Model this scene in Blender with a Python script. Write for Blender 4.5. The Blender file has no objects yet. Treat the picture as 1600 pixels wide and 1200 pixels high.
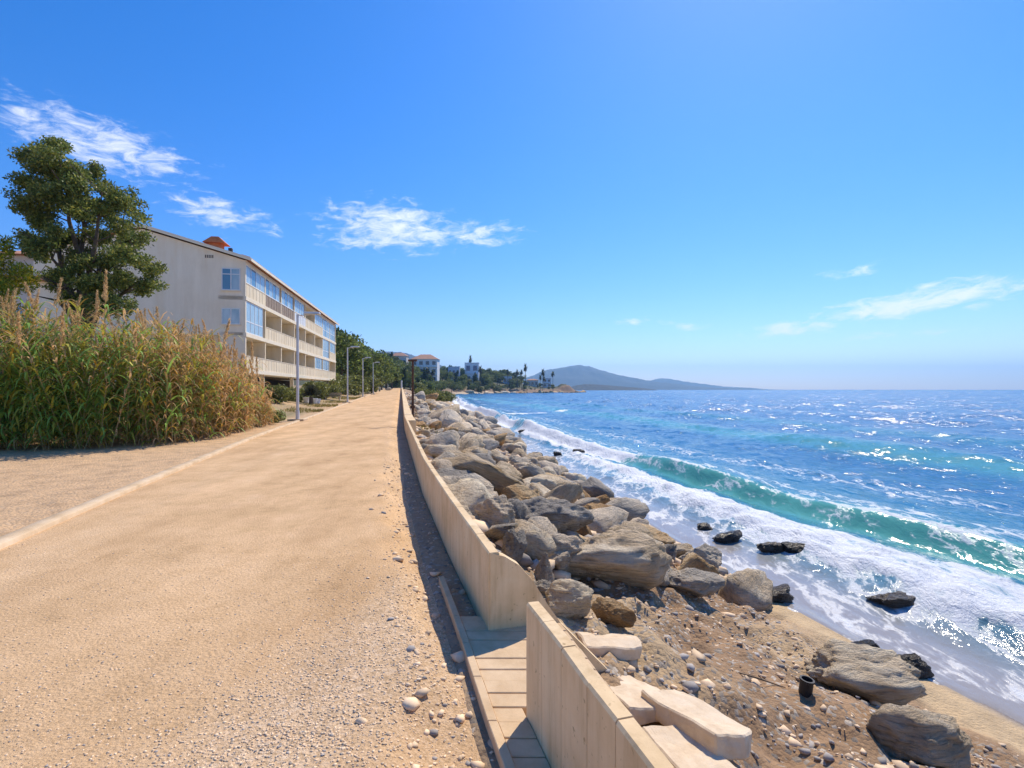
import bpy, bmesh, math, random
import numpy as np
from mathutils import Vector, Matrix, noise as mnoise
R = math.radians
random.seed(7); rng = np.random.default_rng(7)
sc = bpy.context.scene
COL = sc.collection

# ------------------------------------------------------------------ camera
F = 800.0; EYE = 1.65; HY = 608.5          # focal length in px of the 1600 px frame, eye height, horizon row
cam = bpy.data.cameras.new('camera'); camo = bpy.data.objects.new('camera', cam); COL.objects.link(camo)
cam.sensor_fit = 'HORIZONTAL'; cam.sensor_width = 36.0; cam.lens = 36.0 * F / 1600
cam.shift_y = (HY - 600) / 1600.0
cam.clip_start = 0.05; cam.clip_end = 30000
camo.location = (0, 0, EYE); camo.rotation_euler = (R(90), 0, 0)
sc.camera = camo

# ------------------------------------------------------------------ light
SUN_AZ, SUN_EL = 27.0, 49.0                 # azimuth to the right of the view axis, elevation
sd = Vector((math.sin(R(SUN_AZ)) * math.cos(R(SUN_EL)), math.cos(R(SUN_AZ)) * math.cos(R(SUN_EL)), math.sin(R(SUN_EL))))
sl = bpy.data.lights.new('sun', 'SUN'); sl.energy = 3.7; sl.angle = R(0.53); sl.color = (1.0, 0.90, 0.75)
so = bpy.data.objects.new('sun', sl); COL.objects.link(so); so.rotation_euler = (-sd).to_track_quat('-Z', 'Y').to_euler()
so.location = (20, 20, 60)
world = bpy.data.worlds.new('World'); sc.world = world; world.use_nodes = True
sc.view_settings.view_transform = 'Standard'; sc.view_settings.look = 'None'
sc.view_settings.exposure = 0.54; sc.view_settings.gamma = 1.0
sc.cycles.use_denoising = True
sc.cycles.max_bounces = 6; sc.cycles.volume_bounces = 0; sc.cycles.transparent_max_bounces = 6
sc.cycles.sample_clamp_indirect = 4.0

def build_world():
    nt = world.node_tree; N = nt.nodes; L = nt.links; N.clear()
    out = N.new('ShaderNodeOutputWorld'); bg = N.new('ShaderNodeBackground'); bg.inputs[1].default_value = 0.114
    L.new(bg.outputs[0], out.inputs[0])
    sky = N.new('ShaderNodeTexSky'); sky.sky_type = 'NISHITA'; sky.sun_disc = False
    sky.sun_elevation = R(SUN_EL); sky.sun_rotation = R(SUN_AZ); sky.altitude = 0
    sky.air_density = 1.0; sky.dust_density = 0.12; sky.ozone_density = 3.0
    hs = N.new('ShaderNodeHueSaturation'); hs.inputs['Saturation'].default_value = 1.40; hs.inputs['Value'].default_value = 1.0
    L.new(sky.outputs[0], hs.inputs['Color'])
    tn = N.new('ShaderNodeMixRGB'); tn.blend_type = 'MULTIPLY'; tn.inputs[0].default_value = 1; tn.inputs[2].default_value = (.90, .87, 1.10, 1); L.new(hs.outputs[0], tn.inputs[1])
    tc = N.new('ShaderNodeTexCoord'); sep = N.new('ShaderNodeSeparateXYZ'); L.new(tc.outputs['Generated'], sep.inputs[0])
    def m(op, a, b=None, c=None):
        n = N.new('ShaderNodeMath'); n.operation = op
        for i, v in enumerate((a, b, c)):
            if v is None: continue
            if isinstance(v, (int, float)): n.inputs[i].default_value = v
            else: L.new(v, n.inputs[i])
        return n.outputs[0]
    az = m('ARCTAN2', sep.outputs[0], sep.outputs[1]); el = m('ARCSINE', sep.outputs[2])
    # drifting cloud groups: azimuth, elevation, half width, half height (degrees), tilt, weight
    blobs = [(-39.0, 20.6, 10.5, 3.0, -.10, 1.05), (-29.5, 16.6, 7.0, 2.2, -.10, 1.0), (-13.0, 17.2, 9.5, 3.4, -.04, 1.15),
             (-4.5, 16.8, 9.0, 1.9, .0, 1.0), (-16.0, 15.4, 8.0, 1.2, .02, .95), (38.6, 7.7, 11.0, 1.7, .10, 1.2), (28.8, 6.0, 6.0, 1.1, .05, 1.1), (33.5, 10.8, 5.0, 1.0, .05, .85),
             (18.5, 6.6, 4.5, .8, .0, .85), (13.5, 7.4, 4.0, .8, .05, .85), (37.0, 4.9, 9.0, .6, .02, .8),
             (95.0, 24.0, 20.0, 5.0, .0, .9), (170.0, 20.0, 30.0, 5.0, .1, .9), (-110.0, 26.0, 24.0, 6.0, .0, .9)]
    tot = None
    for a0, e0, wa, we, tl, wt in blobs:
        da = m('SUBTRACT', az, R(a0)); de = m('SUBTRACT', m('SUBTRACT', el, R(e0)), m('MULTIPLY', da, tl))
        q = m('ADD', m('POWER', m('ABSOLUTE', m('DIVIDE', da, R(wa))), 2.0), m('POWER', m('ABSOLUTE', m('DIVIDE', de, R(we))), 2.0))
        g = m('MULTIPLY', m('EXPONENT', m('MULTIPLY', q, -1.0)), wt)
        tot = g if tot is None else m('MAXIMUM', tot, g)
    cb = N.new('ShaderNodeCombineXYZ')
    L.new(m('MULTIPLY', az, 24.0), cb.inputs[0]); L.new(m('ADD', m('MULTIPLY', el, 66.0), m('MULTIPLY', az, -6.0)), cb.inputs[1])
    no = N.new('ShaderNodeTexNoise'); no.inputs['Scale'].default_value = 1.0; no.inputs['Detail'].default_value = 7; no.inputs['Roughness'].default_value = .66
    no.inputs['Distortion'].default_value = .5
    L.new(cb.outputs[0], no.inputs['Vector'])
    v = m('ADD', no.outputs[0], m('MULTIPLY', tot, .50))
    mr = N.new('ShaderNodeMapRange'); mr.interpolation_type = 'SMOOTHSTEP'
    mr.inputs[1].default_value = .79; mr.inputs[2].default_value = 1.20; L.new(v, mr.inputs[0])
    fac = m('MULTIPLY', mr.outputs[0], .88)
    mx = N.new('ShaderNodeMixRGB'); L.new(fac, mx.inputs[0]); L.new(tn.outputs[0], mx.inputs[1]); mx.inputs[2].default_value = (7.0, 7.2, 7.6, 1)
    L.new(mx.outputs[0], bg.inputs[0])
build_world()

# ------------------------------------------------------------------ helpers
def link(o, parent=None):
    COL.objects.link(o)
    if parent is not None: o.parent = parent
    return o
def T(o, label=None, cat=None, group=None, kind=None):
    if label: o['label'] = label
    if cat: o['category'] = cat
    if group: o['group'] = group
    if kind: o['kind'] = kind
    return o
def empty(name, loc=(0, 0, 0), rz=0):
    o = bpy.data.objects.new(name, None); COL.objects.link(o); o.location = loc; o.rotation_euler = (0, 0, rz); o.empty_display_size = .2
    return o
def mesh_np(name, V, Fs, mat=None, parent=None, smooth=False, attrs=None, colors=None):
    """Fs: array (n,3) or (n,4) of indices, or list of such arrays."""
    me = bpy.data.meshes.new(name); V = np.asarray(V, dtype=np.float32)
    if not isinstance(Fs, list): Fs = [Fs]
    Fs = [np.asarray(f, dtype=np.int32) for f in Fs if len(f)]
    loops = np.concatenate([f.ravel() for f in Fs]); sizes = np.concatenate([np.full(len(f), f.shape[1], np.int32) for f in Fs])
    me.vertices.add(len(V)); me.vertices.foreach_set('co', V.ravel())
    me.loops.add(len(loops)); me.loops.foreach_set('vertex_index', loops)
    me.polygons.add(len(sizes)); me.polygons.foreach_set('loop_start', np.concatenate([[0], np.cumsum(sizes)[:-1]]).astype(np.int32))
    if smooth: me.polygons.foreach_set('use_smooth', np.ones(len(sizes), bool))
    me.update(calc_edges=True)
    for k, a in (attrs or {}).items():
        at = me.attributes.new(k, 'FLOAT', 'POINT'); at.data.foreach_set('value', np.asarray(a, np.float32))
    for k, c in (colors or {}).items():
        at = me.attributes.new(k, 'FLOAT_COLOR', 'POINT'); c = np.asarray(c, np.float32)
        if c.shape[1] == 3: c = np.concatenate([c, np.ones((len(c), 1), np.float32)], 1)
        at.data.foreach_set('color', c.ravel())
    if mat: me.materials.append(mat)
    me.validate()
    return link(bpy.data.objects.new(name, me), parent)
class MB:
    """collects boxes, prisms and tubes into one mesh"""
    def __init__(s): s.v = []; s.f = []
    def add(s, vs, fs):
        b = len(s.v); s.v += [tuple(v) for v in vs]; s.f += [[b + i for i in f] for f in fs]
    def box(s, x0, x1, y0, y1, z0, z1):
        s.add([(x0, y0, z0), (x1, y0, z0), (x1, y1, z0), (x0, y1, z0), (x0, y0, z1), (x1, y0, z1), (x1, y1, z1), (x0, y1, z1)],
              [(0, 3, 2, 1), (4, 5, 6, 7), (0, 1, 5, 4), (1, 2, 6, 5), (2, 3, 7, 6), (3, 0, 4, 7)])
    def tube(s, p0, p1, r0, r1=None, n=8):
        r1 = r0 if r1 is None else r1; p0 = Vector(p0); p1 = Vector(p1); d = (p1 - p0).normalized()
        a = d.orthogonal().normalized(); b = d.cross(a); vs = []
        for p, r in ((p0, r0), (p1, r1)):
            for i in range(n): t = 2 * math.pi * i / n; vs.append(p + a * (r * math.cos(t)) + b * (r * math.sin(t)))
        fs = [(i, (i + 1) % n, n + (i + 1) % n, n + i) for i in range(n)] + [tuple(range(n - 1, -1, -1)), tuple(range(n, 2 * n))]
        s.add(vs, fs)
    def prism(s, poly, z0, z1):
        n = len(poly); s.add([(x, y, z0) for x, y in poly] + [(x, y, z1) for x, y in poly],
                             [tuple(range(n - 1, -1, -1)), tuple(range(n, 2 * n))] + [(i, (i + 1) % n, n + (i + 1) % n, n + i) for i in range(n)])
    def build(s, name, mat, parent=None, bevel=0, smooth=False):
        me = bpy.data.meshes.new(name); me.from_pydata(s.v, [], s.f); me.update(); me.materials.append(mat)
        if bevel:
            bm = bmesh.new(); bm.from_mesh(me)
            bmesh.ops.bevel(bm, geom=bm.edges[:], offset=bevel, segments=1, affect='EDGES', clamp_overlap=True); bm.to_mesh(me); bm.free()
        if smooth:
            for p in me.polygons: p.use_smooth = True
        return link(bpy.data.objects.new(name, me), parent)
def copy_tree(o, parent=None):
    c = o.copy(); COL.objects.link(c)
    if parent is not None: c.parent = parent
    for ch in list(o.children): copy_tree(ch, c)
    return c
def smooth01(x): x = np.clip(x, 0, 1); return x * x * (3 - 2 * x)
# value noise, vectorised
_P = rng.random((256, 256))
def vnoise(x, y):
    x = np.asarray(x, float); y = np.asarray(y, float)
    xi = np.floor(x).astype(int); yi = np.floor(y).astype(int); fx = x - xi; fy = y - yi
    fx = fx * fx * (3 - 2 * fx); fy = fy * fy * (3 - 2 * fy)
    g = lambda a, b: _P[a & 255, b & 255]
    return (g(xi, yi) * (1 - fx) + g(xi + 1, yi) * fx) * (1 - fy) + (g(xi, yi + 1) * (1 - fx) + g(xi + 1, yi + 1) * fx) * fy
def fbm(x, y, o=4):
    s = 0; a = .5
    for i in range(o): s = s + a * (vnoise(x * 2 ** i + 17.3 * i, y * 2 ** i + 9.1 * i) - .5); a *= .5
    return s

# ------------------------------------------------------------------ materials
def new_mat(name):
    m = bpy.data.materials.new(name); m.use_nodes = True; nt = m.node_tree
    return m, nt.nodes, nt.links, nt.nodes['Principled BSDF']
def ramp(N, stops):
    r = N.new('ShaderNodeValToRGB'); e = r.color_ramp.elements
    while len(e) < len(stops): e.new(.5)
    for k, (p, c) in enumerate(stops): e[k].position = p; e[k].color = (*c, 1)
    return r
def noisy(name, stops, scale=3.0, detail=8, rough=.85, bump=.3, bscale=None, dist=.02, spec=.3, objrand=0.0, coord='Object', nrough=.6, stretch=None):
    """noise-driven colour + fine bump"""
    m, N, L, B = new_mat(name)
    tc = N.new('ShaderNodeTexCoord'); src = tc.outputs['Object' if coord == 'World' else coord]
    if coord == 'World':
        g = N.new('ShaderNodeNewGeometry'); src = g.outputs['Position']
    if stretch:
        mp = N.new('ShaderNodeMapping'); mp.inputs['Scale'].default_value = stretch; L.new(src, mp.inputs[0]); src = mp.outputs[0]
    n1 = N.new('ShaderNodeTexNoise'); n1.inputs['Scale'].default_value = scale; n1.inputs['Detail'].default_value = detail; n1.inputs['Roughness'].default_value = nrough
    L.new(src, n1.inputs['Vector'])
    fac = n1.outputs[0]
    if objrand:
        oi = N.new('ShaderNodeObjectInfo'); a = N.new('ShaderNodeMath'); a.operation = 'MULTIPLY_ADD'
        L.new(oi.outputs['Random'], a.inputs[0]); a.inputs[1].default_value = objrand
        b = N.new('ShaderNodeMath'); b.operation = 'SUBTRACT'; L.new(fac, b.inputs[0]); b.inputs[1].default_value = objrand / 2
        L.new(b.outputs[0], a.inputs[2]); fac = a.outputs[0]
    r = ramp(N, stops); L.new(fac, r.inputs[0]); L.new(r.outputs[0], B.inputs['Base Color'])
    B.inputs['Roughness'].default_value = rough; B.inputs['Specular IOR Level'].default_value = spec
    if bump:
        n2 = N.new('ShaderNodeTexNoise'); n2.inputs['Scale'].default_value = bscale or scale * 6; n2.inputs['Detail'].default_value = 8; n2.inputs['Roughness'].default_value = .65
        L.new(src, n2.inputs['Vector'])
        bp = N.new('ShaderNodeBump'); bp.inputs['Strength'].default_value = bump; bp.inputs['Distance'].default_value = dist
        L.new(n2.outputs[0], bp.inputs['Height']); L.new(bp.outputs[0], B.inputs['Normal'])
    return m
def plain(name, col, rough=.6, spec=.3, metal=0):
    return noisy(name, [(.3, tuple(c * .88 for c in col)), (.7, tuple(min(1, c * 1.08) for c in col))], 4, 5, rough, .05, 40, .004, spec) if not metal else _metal(name, col, rough)
def _metal(name, col, rough):
    m, N, L, B = new_mat(name); B.inputs['Base Color'].default_value = (*col, 1); B.inputs['Metallic'].default_value = 1; B.inputs['Roughness'].default_value = rough; return m
def leaf_mat(name, rough=.55, trans=.25):
    """colour comes from the per-leaf attribute 'tint'"""
    m, N, L, B = new_mat(name)
    at = N.new('ShaderNodeAttribute'); at.attribute_name = 'tint'
    L.new(at.outputs['Color'], B.inputs['Base Color']); B.inputs['Roughness'].default_value = rough; B.inputs['Specular IOR Level'].default_value = .25
    tr = N.new('ShaderNodeBsdfTranslucent'); L.new(at.outputs['Color'], tr.inputs[0])
    mx = N.new('ShaderNodeMixShader'); mx.inputs[0].default_value = trans
    out = N['Material Output']; L.new(B.outputs[0], mx.inputs[1]); L.new(tr.outputs[0], mx.inputs[2]); L.new(mx.outputs[0], out.inputs[0])
    return m
M = {}
M['concrete'] = noisy('cast_concrete', [(.25, (.62, .43, .22)), (.5, (.78, .57, .33)), (.75, (.84, .67, .43))], 2.2, 9, .85, .25, 45, .006, .2)
def streaky(m, scale=(9, 9, .7), lo=.62):
    N = m.node_tree.nodes; L = m.node_tree.links; B = N['Principled BSDF']; src = B.inputs['Base Color'].links[0].from_socket
    tc = N.new('ShaderNodeTexCoord'); mp = N.new('ShaderNodeMapping'); mp.inputs['Scale'].default_value = scale; L.new(tc.outputs['Object'], mp.inputs[0])
    n = N.new('ShaderNodeTexNoise'); n.inputs['Scale'].default_value = 1; n.inputs['Detail'].default_value = 9; n.inputs['Roughness'].default_value = .7; L.new(mp.outputs[0], n.inputs['Vector'])
    r = ramp(N, [(.30, (lo, lo * .93, lo * .82)), (.47, (.96, .95, .93)), (.65, (1.06, 1.06, 1.06))]); L.new(n.outputs[0], r.inputs[0])
    n2 = N.new('ShaderNodeTexNoise'); n2.inputs['Scale'].default_value = 30; n2.inputs['Detail'].default_value = 4; L.new(tc.outputs['Object'], n2.inputs['Vector'])
    r2 = ramp(N, [(.27, (.6, .57, .52)), (.34, (1, 1, 1))]); L.new(n2.outputs[0], r2.inputs[0])
    for q in (r, r2):
        mx = N.new('ShaderNodeMixRGB'); mx.blend_type = 'MULTIPLY'; mx.inputs[0].default_value = 1; L.new(src, mx.inputs[1]); L.new(q.outputs[0], mx.inputs[2]); src = mx.outputs[0]
    L.new(src, B.inputs['Base Color'])
streaky(M['concrete'], (7, 7, .8), .74)
M['coping'] = noisy('coping_concrete', [(.25, (.54, .40, .26)), (.5, (.68, .53, .36)), (.75, (.74, .61, .45))], 9, 9, .9, .5, 60, .008, .2)
M['kerb'] = noisy('kerb_concrete', [(.3, (.50, .35, .20)), (.5, (.64, .47, .29)), (.75, (.73, .57, .39))], 2.5, 9, .9, .4, 50, .008, .2, coord='World')
M['rock'] = None
M['rust'] = noisy('rusty_post', [(.3, (.06, .03, .02)), (.7, (.16, .075, .04))], 8, 6, .8, .3)
M['lamp_metal'] = noisy('painted_lamp_metal', [(.3, (.56, .57, .58)), (.7, (.70, .70, .69))], 3, 5, .45, .03)
M['dark'] = plain('black_plastic', (.02, .02, .022), .5)
M['bark'] = noisy('bark', [(.3, (.07, .05, .035)), (.7, (.17, .13, .095))], 6, 8, .9, .6, 20, .03)
M['leaf'] = leaf_mat('leaves', .5, .38); M['dryleaf'] = leaf_mat('dry_leaves', .7, .4)
# ------------------------------------------------------------------ the lie of the land
_WD = [-40, 1.486, 2.67, 3.6, 5.5, 8.6, 21.9, 200, 9000]
_WX = [11.6, .409, .073, -.165, -.69, -1.5, -4.6, -43.2, -1953]
def Wx(D): return np.interp(D, _WD, _WX)                    # path-side face of the sea wall
def Kx(D): return Wx(D) - np.interp(D, [-40, 0, 5.3, 9.2, 17.6, 26.9, 400], [4.4, 4.5, 4.66, 4.8, 5.2, 5.4, 5.4])
def zp(D): d = np.clip(np.asarray(D, float) - 24, 0, 190); return np.where(d < 8, d * d * .0125 / 16, .0125 * (d - 4))
def w_shore(D): return np.interp(D, [-40, 0, 26, 51, 91, 172, 200], [6.1, 6.0, 6.7, 8.7, 10.5, 16.5, 19.5])
SEA = -2.0
def zt(X, D):
    X = np.asarray(X, float); D = np.asarray(D, float)
    w = (X - Wx(D)) / 1.025; base = zp(D); k = np.clip(Kx(D) - X, 0, None)
    land = base + smooth01((D - 19) / 18) * 1.0 * smooth01((k - .8) / 9) + .05 * fbm(X * .7, D * .7) * (k > .3) - .12 * (k <= .05) * (w < .03) * (1 - smooth01((w + .42) / .16))
    land = land - .10 * smooth01((w + .62) / .25) * (w < .03)
    ws = w_shore(D); t = np.clip((w - .05) / (ws - .05), 0, 1)
    near = smooth01((14 - D) / 8)
    prof = np.where(t < .82, t / .82 * .90, .90 + (t - .82) / .18 * .10)
    slope = (base - .14) * (1 - prof) + SEA * prof
    rough = (fbm(X * 1.1, D * 1.1, 5) * .60 + fbm(X * 4, D * 4, 5) * .26) * np.clip(np.minimum(w, (ws - .5 - w)) * 1.2, 0, 1) * (t < 1)
    out = SEA - .075 * np.clip(w - ws, 0, None); out = np.maximum(out, -6)
    return np.where(w < .03, land, np.where(t < 1, slope + rough, out))
def hit(px, py, zoff=0.0, far=120.0):
    """ground point seen at a photograph pixel: walk the sight line down to the terrain"""
    dx = (px - 800) / F; dz = -(py - HY) / F; D = np.arange(1.2, far, .02); Z = EYE + dz * D
    g = zt(dx * D, D) + zoff; idx = np.nonzero(Z <= np.maximum(g, SEA))[0]
    d = D[idx[0]] if len(idx) else far
    return Vector((dx * d, d, float(EYE + dz * d)))

def ground_material():
    m, N, L, B = new_mat('ground_earth')
    at = N.new('ShaderNodeAttribute'); at.attribute_name = 'tint'
    g = N.new('ShaderNodeNewGeometry')
    n1 = N.new('ShaderNodeTexNoise'); n1.inputs['Scale'].default_value = 2.2; n1.inputs['Detail'].default_value = 10; n1.inputs['Roughness'].default_value = .7; L.new(g.outputs['Position'], n1.inputs['Vector'])
    r = ramp(N, [(.28, (.62, .60, .58)), (.5, (1, 1, 1)), (.72, (1.25, 1.22, 1.16))]); L.new(n1.outputs[0], r.inputs[0])
    mx = N.new('ShaderNodeMixRGB'); mx.blend_type = 'MULTIPLY'; mx.inputs[0].default_value = 1; L.new(at.outputs['Color'], mx.inputs[1]); L.new(r.outputs[0], mx.inputs[2])
    vo = N.new('ShaderNodeTexVoronoi'); vo.inputs['Scale'].default_value = 26; L.new(g.outputs['Position'], vo.inputs['Vector'])
    n3 = N.new('ShaderNodeTexNoise'); n3.inputs['Scale'].default_value = 1.3; n3.inputs['Detail'].default_value = 3; L.new(g.outputs['Position'], n3.inputs['Vector'])
    # loose chips of stone: some voronoi cells take a greyer or paler tone
    sepc = N.new('ShaderNodeSeparateColor'); L.new(vo.outputs['Color'], sepc.inputs[0])
    gt = N.new('ShaderNodeMath'); gt.operation = 'GREATER_THAN'; gt.inputs[1].default_value = .80; L.new(sepc.outputs[0], gt.inputs[0])
    at2 = N.new('ShaderNodeAttribute'); at2.attribute_name = 'stony'
    mm = N.new('ShaderNodeMath'); mm.operation = 'MULTIPLY'; L.new(gt.outputs[0], mm.inputs[0]); L.new(at2.outputs['Fac'], mm.inputs[1])
    r2 = ramp(N, [(.0, (.12, .11, .10)), (.5, (.30, .25, .19)), (1, (.58, .49, .38))]); L.new(sepc.outputs[1], r2.inputs[0])
    mx2 = N.new('ShaderNodeMixRGB'); L.new(mm.outputs[0], mx2.inputs[0]); L.new(mx.outputs[0], mx2.inputs[1]); L.new(r2.outputs[0], mx2.inputs[2])
    L.new(mx2.outputs[0], B.inputs['Base Color'])
    wet = N.new('ShaderNodeAttribute'); wet.attribute_name = 'wet'
    mr = N.new('ShaderNodeMapRange'); mr.inputs[3].default_value = .92; mr.inputs[4].default_value = .16; L.new(wet.outputs['Fac'], mr.inputs[0]); L.new(mr.outputs[0], B.inputs['Roughness'])
    B.inputs['Specular IOR Level'].default_value = .35
    n2 = N.new('ShaderNodeTexNoise'); n2.inputs['Scale'].default_value = 16; n2.inputs['Detail'].default_value = 9; n2.inputs['Roughness'].default_value = .7; L.new(g.outputs['Position'], n2.inputs['Vector'])
    su = N.new('ShaderNodeMath'); su.operation = 'SUBTRACT'; L.new(n2.outputs[0], su.inputs[0]); 
    m3 = N.new('ShaderNodeMath'); m3.operation = 'MULTIPLY'; m3.inputs[1].default_value = .5; L.new(vo.outputs['Distance'], m3.inputs[0]); L.new(m3.outputs[0], su.inputs[1])
    bs = N.new('ShaderNodeMapRange'); bs.inputs[3].default_value = .7; bs.inputs[4].default_value = .03; L.new(wet.outputs['Fac'], bs.inputs[0])
    bp = N.new('ShaderNodeBump'); bp.inputs['Distance'].default_value = .04; L.new(bs.outputs[0], bp.inputs['Strength']); L.new(su.outputs[0], bp.inputs['Height']); L.new(bp.outputs[0], B.inputs['Normal'])
    return m
M['ground'] = ground_material()

def grid_faces(nr, nc):
    i = np.arange(nr - 1)[:, None] * nc + np.arange(nc - 1)[None, :]
    return np.stack([i, i + 1, i + nc + 1, i + nc], -1).reshape(-1, 4)
def build_ground():
    Ds = np.concatenate([np.arange(-40, 0, 1.5), np.arange(0, 16, .07), 16 * 1.012 ** np.arange(0, 215)]); Ds = Ds[Ds < 206]
    ws = np.concatenate([-np.geomspace(400, 5.6, 60), np.arange(-5.5, -.8, .25), np.arange(-.8, .2, .06), np.arange(.2, 7.6, .07), np.geomspace(7.7, 60, 26)])
    Dg, Wg = np.meshgrid(Ds, ws, indexing='ij'); X = Wx(Dg) + Wg * 1.025; Z = zt(X, Dg)
    V = np.stack([X, Dg, Z], -1).reshape(-1, 3)
    sh = w_shore(Dg); k = Kx(Dg) - X; t = Wg / sh
    dirt = np.array((.60, .39, .21)); sand = np.array((.54, .39, .22)); bank = np.array((.33, .205, .11)); lawn = np.array((.23, .19, .085)); wets = np.array((.16, .12, .085)); ditch = np.array((.40, .28, .17))
    C = np.zeros(X.shape + (3,)); C[:] = dirt
    lw = (smooth01((Dg - 20) / 5) * smooth01((k - .5) / 1.2) * np.clip(.55 + 1.6 * fbm(X * .3, Dg * .3), 0, 1))[..., None]; C = C * (1 - lw) + lawn * lw
    di = (smooth01((Wg + .75) / .2) * (Wg < .1))[..., None]; C = C * (1 - di) + ditch * di
    b = (Wg > .05)[..., None]; C = np.where(b, bank + (sand - bank) * np.clip(.22 + 2.6 * fbm(X * .9 + 4, Dg * .9, 5), 0, .8)[..., None], C)
    s = smooth01((t - .80) / .09)[..., None] * b; C = C * (1 - s) + sand * s
    wt = smooth01((t - .95) / .06) * (Wg > 1); C = C * (1 - wt[..., None]) + wets * wt[..., None]
    farland = (smooth01((-Wg - 30) / 40) * .8)[..., None]; C = C * (1 - farland) + np.array((.13, .13, .06)) * farland
    stony = np.where(Wg > .05, .9 * (1 - smooth01((t - .74) / .1)), np.where(Wg > -.8, .8, .25)) * np.ones_like(X)
    o = mesh_np('ground', V, grid_faces(len(Ds), len(ws)), M['ground'], smooth=True, attrs={'wet': wt.ravel(), 'stony': stony.ravel()}, colors={'tint': C.reshape(-1, 3)})
    T(o, 'bare earth, lawn and sloping sea bank under the path', None, None, 'structure')
build_ground()

# path: packed sandy gravel
M['path'] = noisy('packed_gravel', [(.28, (.46, .29, .145)), (.45, (.66, .43, .23)), (.58, (.73, .485, .27)), (.76, (.79, .56, .345))], 1.1, 14, .95, .7, 42, .028, .1, coord='World', nrough=.78)
def path_streak():
    m = M['path']; N = m.node_tree.nodes; L = m.node_tree.links; B = N['Principled BSDF']; src = B.inputs['Base Color'].links[0].from_socket
    at = N.new('ShaderNodeAttribute'); at.attribute_name = 'streak'; g = N.new('ShaderNodeNewGeometry')
    v = N.new('ShaderNodeTexVoronoi'); v.inputs['Scale'].default_value = 55; L.new(g.outputs['Position'], v.inputs['Vector']); sp = N.new('ShaderNodeSeparateColor'); L.new(v.outputs['Color'], sp.inputs[0])
    r = ramp(N, [(0, (.40, .29, .18)), (.5, (.68, .48, .30)), (1, (.82, .64, .46))]); L.new(sp.outputs[0], r.inputs[0])
    n = N.new('ShaderNodeTexNoise'); n.inputs['Scale'].default_value = 7; n.inputs['Detail'].default_value = 6; n.inputs['Roughness'].default_value = .7; L.new(g.outputs['Position'], n.inputs['Vector'])
    md = N.new('ShaderNodeMath'); md.operation = 'ADD'; L.new(at.outputs['Fac'], md.inputs[0]); L.new(n.outputs[0], md.inputs[1])
    mr = N.new('ShaderNodeMapRange'); mr.inputs[1].default_value = .70; mr.inputs[2].default_value = 1.5; mr.inputs[4].default_value = .62; L.new(md.outputs[0], mr.inputs[0])
    mx = N.new('ShaderNodeMixRGB'); L.new(mr.outputs[0], mx.inputs[0]); L.new(src, mx.inputs[1]); L.new(r.outputs[0], mx.inputs[2])
    mp = N.new('ShaderNodeMapping'); mp.inputs['Rotation'].default_value = (0, 0, R(-13)); mp.inputs['Scale'].default_value = (1, .28, 1); L.new(g.outputs['Position'], mp.inputs[0])
    n3 = N.new('ShaderNodeTexNoise'); n3.inputs['Scale'].default_value = 1.0; n3.inputs['Detail'].default_value = 7; n3.inputs['Roughness'].default_value = .65; L.new(mp.outputs[0], n3.inputs['Vector'])
    r3 = ramp(N, [(.32, (.80, .77, .73)), (.5, (.97, .97, .96)), (.66, (1.08, 1.09, 1.1))]); L.new(n3.outputs[0], r3.inputs[0])
    m4 = N.new('ShaderNodeMixRGB'); m4.blend_type = 'MULTIPLY'; m4.inputs[0].default_value = 1; L.new(mx.outputs[0], m4.inputs[1]); L.new(r3.outputs[0], m4.inputs[2]); n5 = N.new('ShaderNodeTexNoise'); n5.inputs['Scale'].default_value = 75; n5.inputs['Detail'].default_value = 4; n5.inputs['Roughness'].default_value = .7; L.new(g.outputs['Position'], n5.inputs['Vector'])
    r5 = ramp(N, [(.34, (.70, .67, .63)), (.48, (1, 1, 1)), (.66, (1.13, 1.13, 1.14))]); L.new(n5.outputs[0], r5.inputs[0])
    m6 = N.new('ShaderNodeMixRGB'); m6.blend_type = 'MULTIPLY'; m6.inputs[0].default_value = 1; L.new(m4.outputs[0], m6.inputs[1]); L.new(r5.outputs[0], m6.inputs[2]); L.new(m6.outputs[0], B.inputs['Base Color'])
path_streak()
def streak_at(X, D):
    c = np.interp(D, [0, 2.2, 5.5, 9, 30], [-1.6, -1.12, -.50, -1.75, -7.4]); wd = np.interp(D, [0, 2.2, 5.5, 9, 30], [.75, .55, .28, .45, .8])
    w = (X - Wx(D)) / 1.025
    return np.clip(np.exp(-((X - c) / wd) ** 2) * np.interp(D, [0, 6, 9, 30], [1, .9, .45, .3]) + .45 * smooth01((w + .9) / .5) + .35 * np.exp(-((w + 3.6 + .3 * np.sin(D * .3)) / .4) ** 2), 0, 1)
def zpath(X, D):
    X = np.asarray(X, float); D = np.asarray(D, float); u = np.clip((X - Kx(D)) / 4.6, 0, 1)
    return zp(D) + .05 * fbm(X * .6, D * .6, 3) * np.sin(np.pi * u) + .012 * fbm(X * 5, D * 5, 3) - .115 * smooth01(((X - Wx(D)) / 1.025 + .66 + .25 * (vnoise(X * 2, D * 2) - .5)) / .34)
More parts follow.
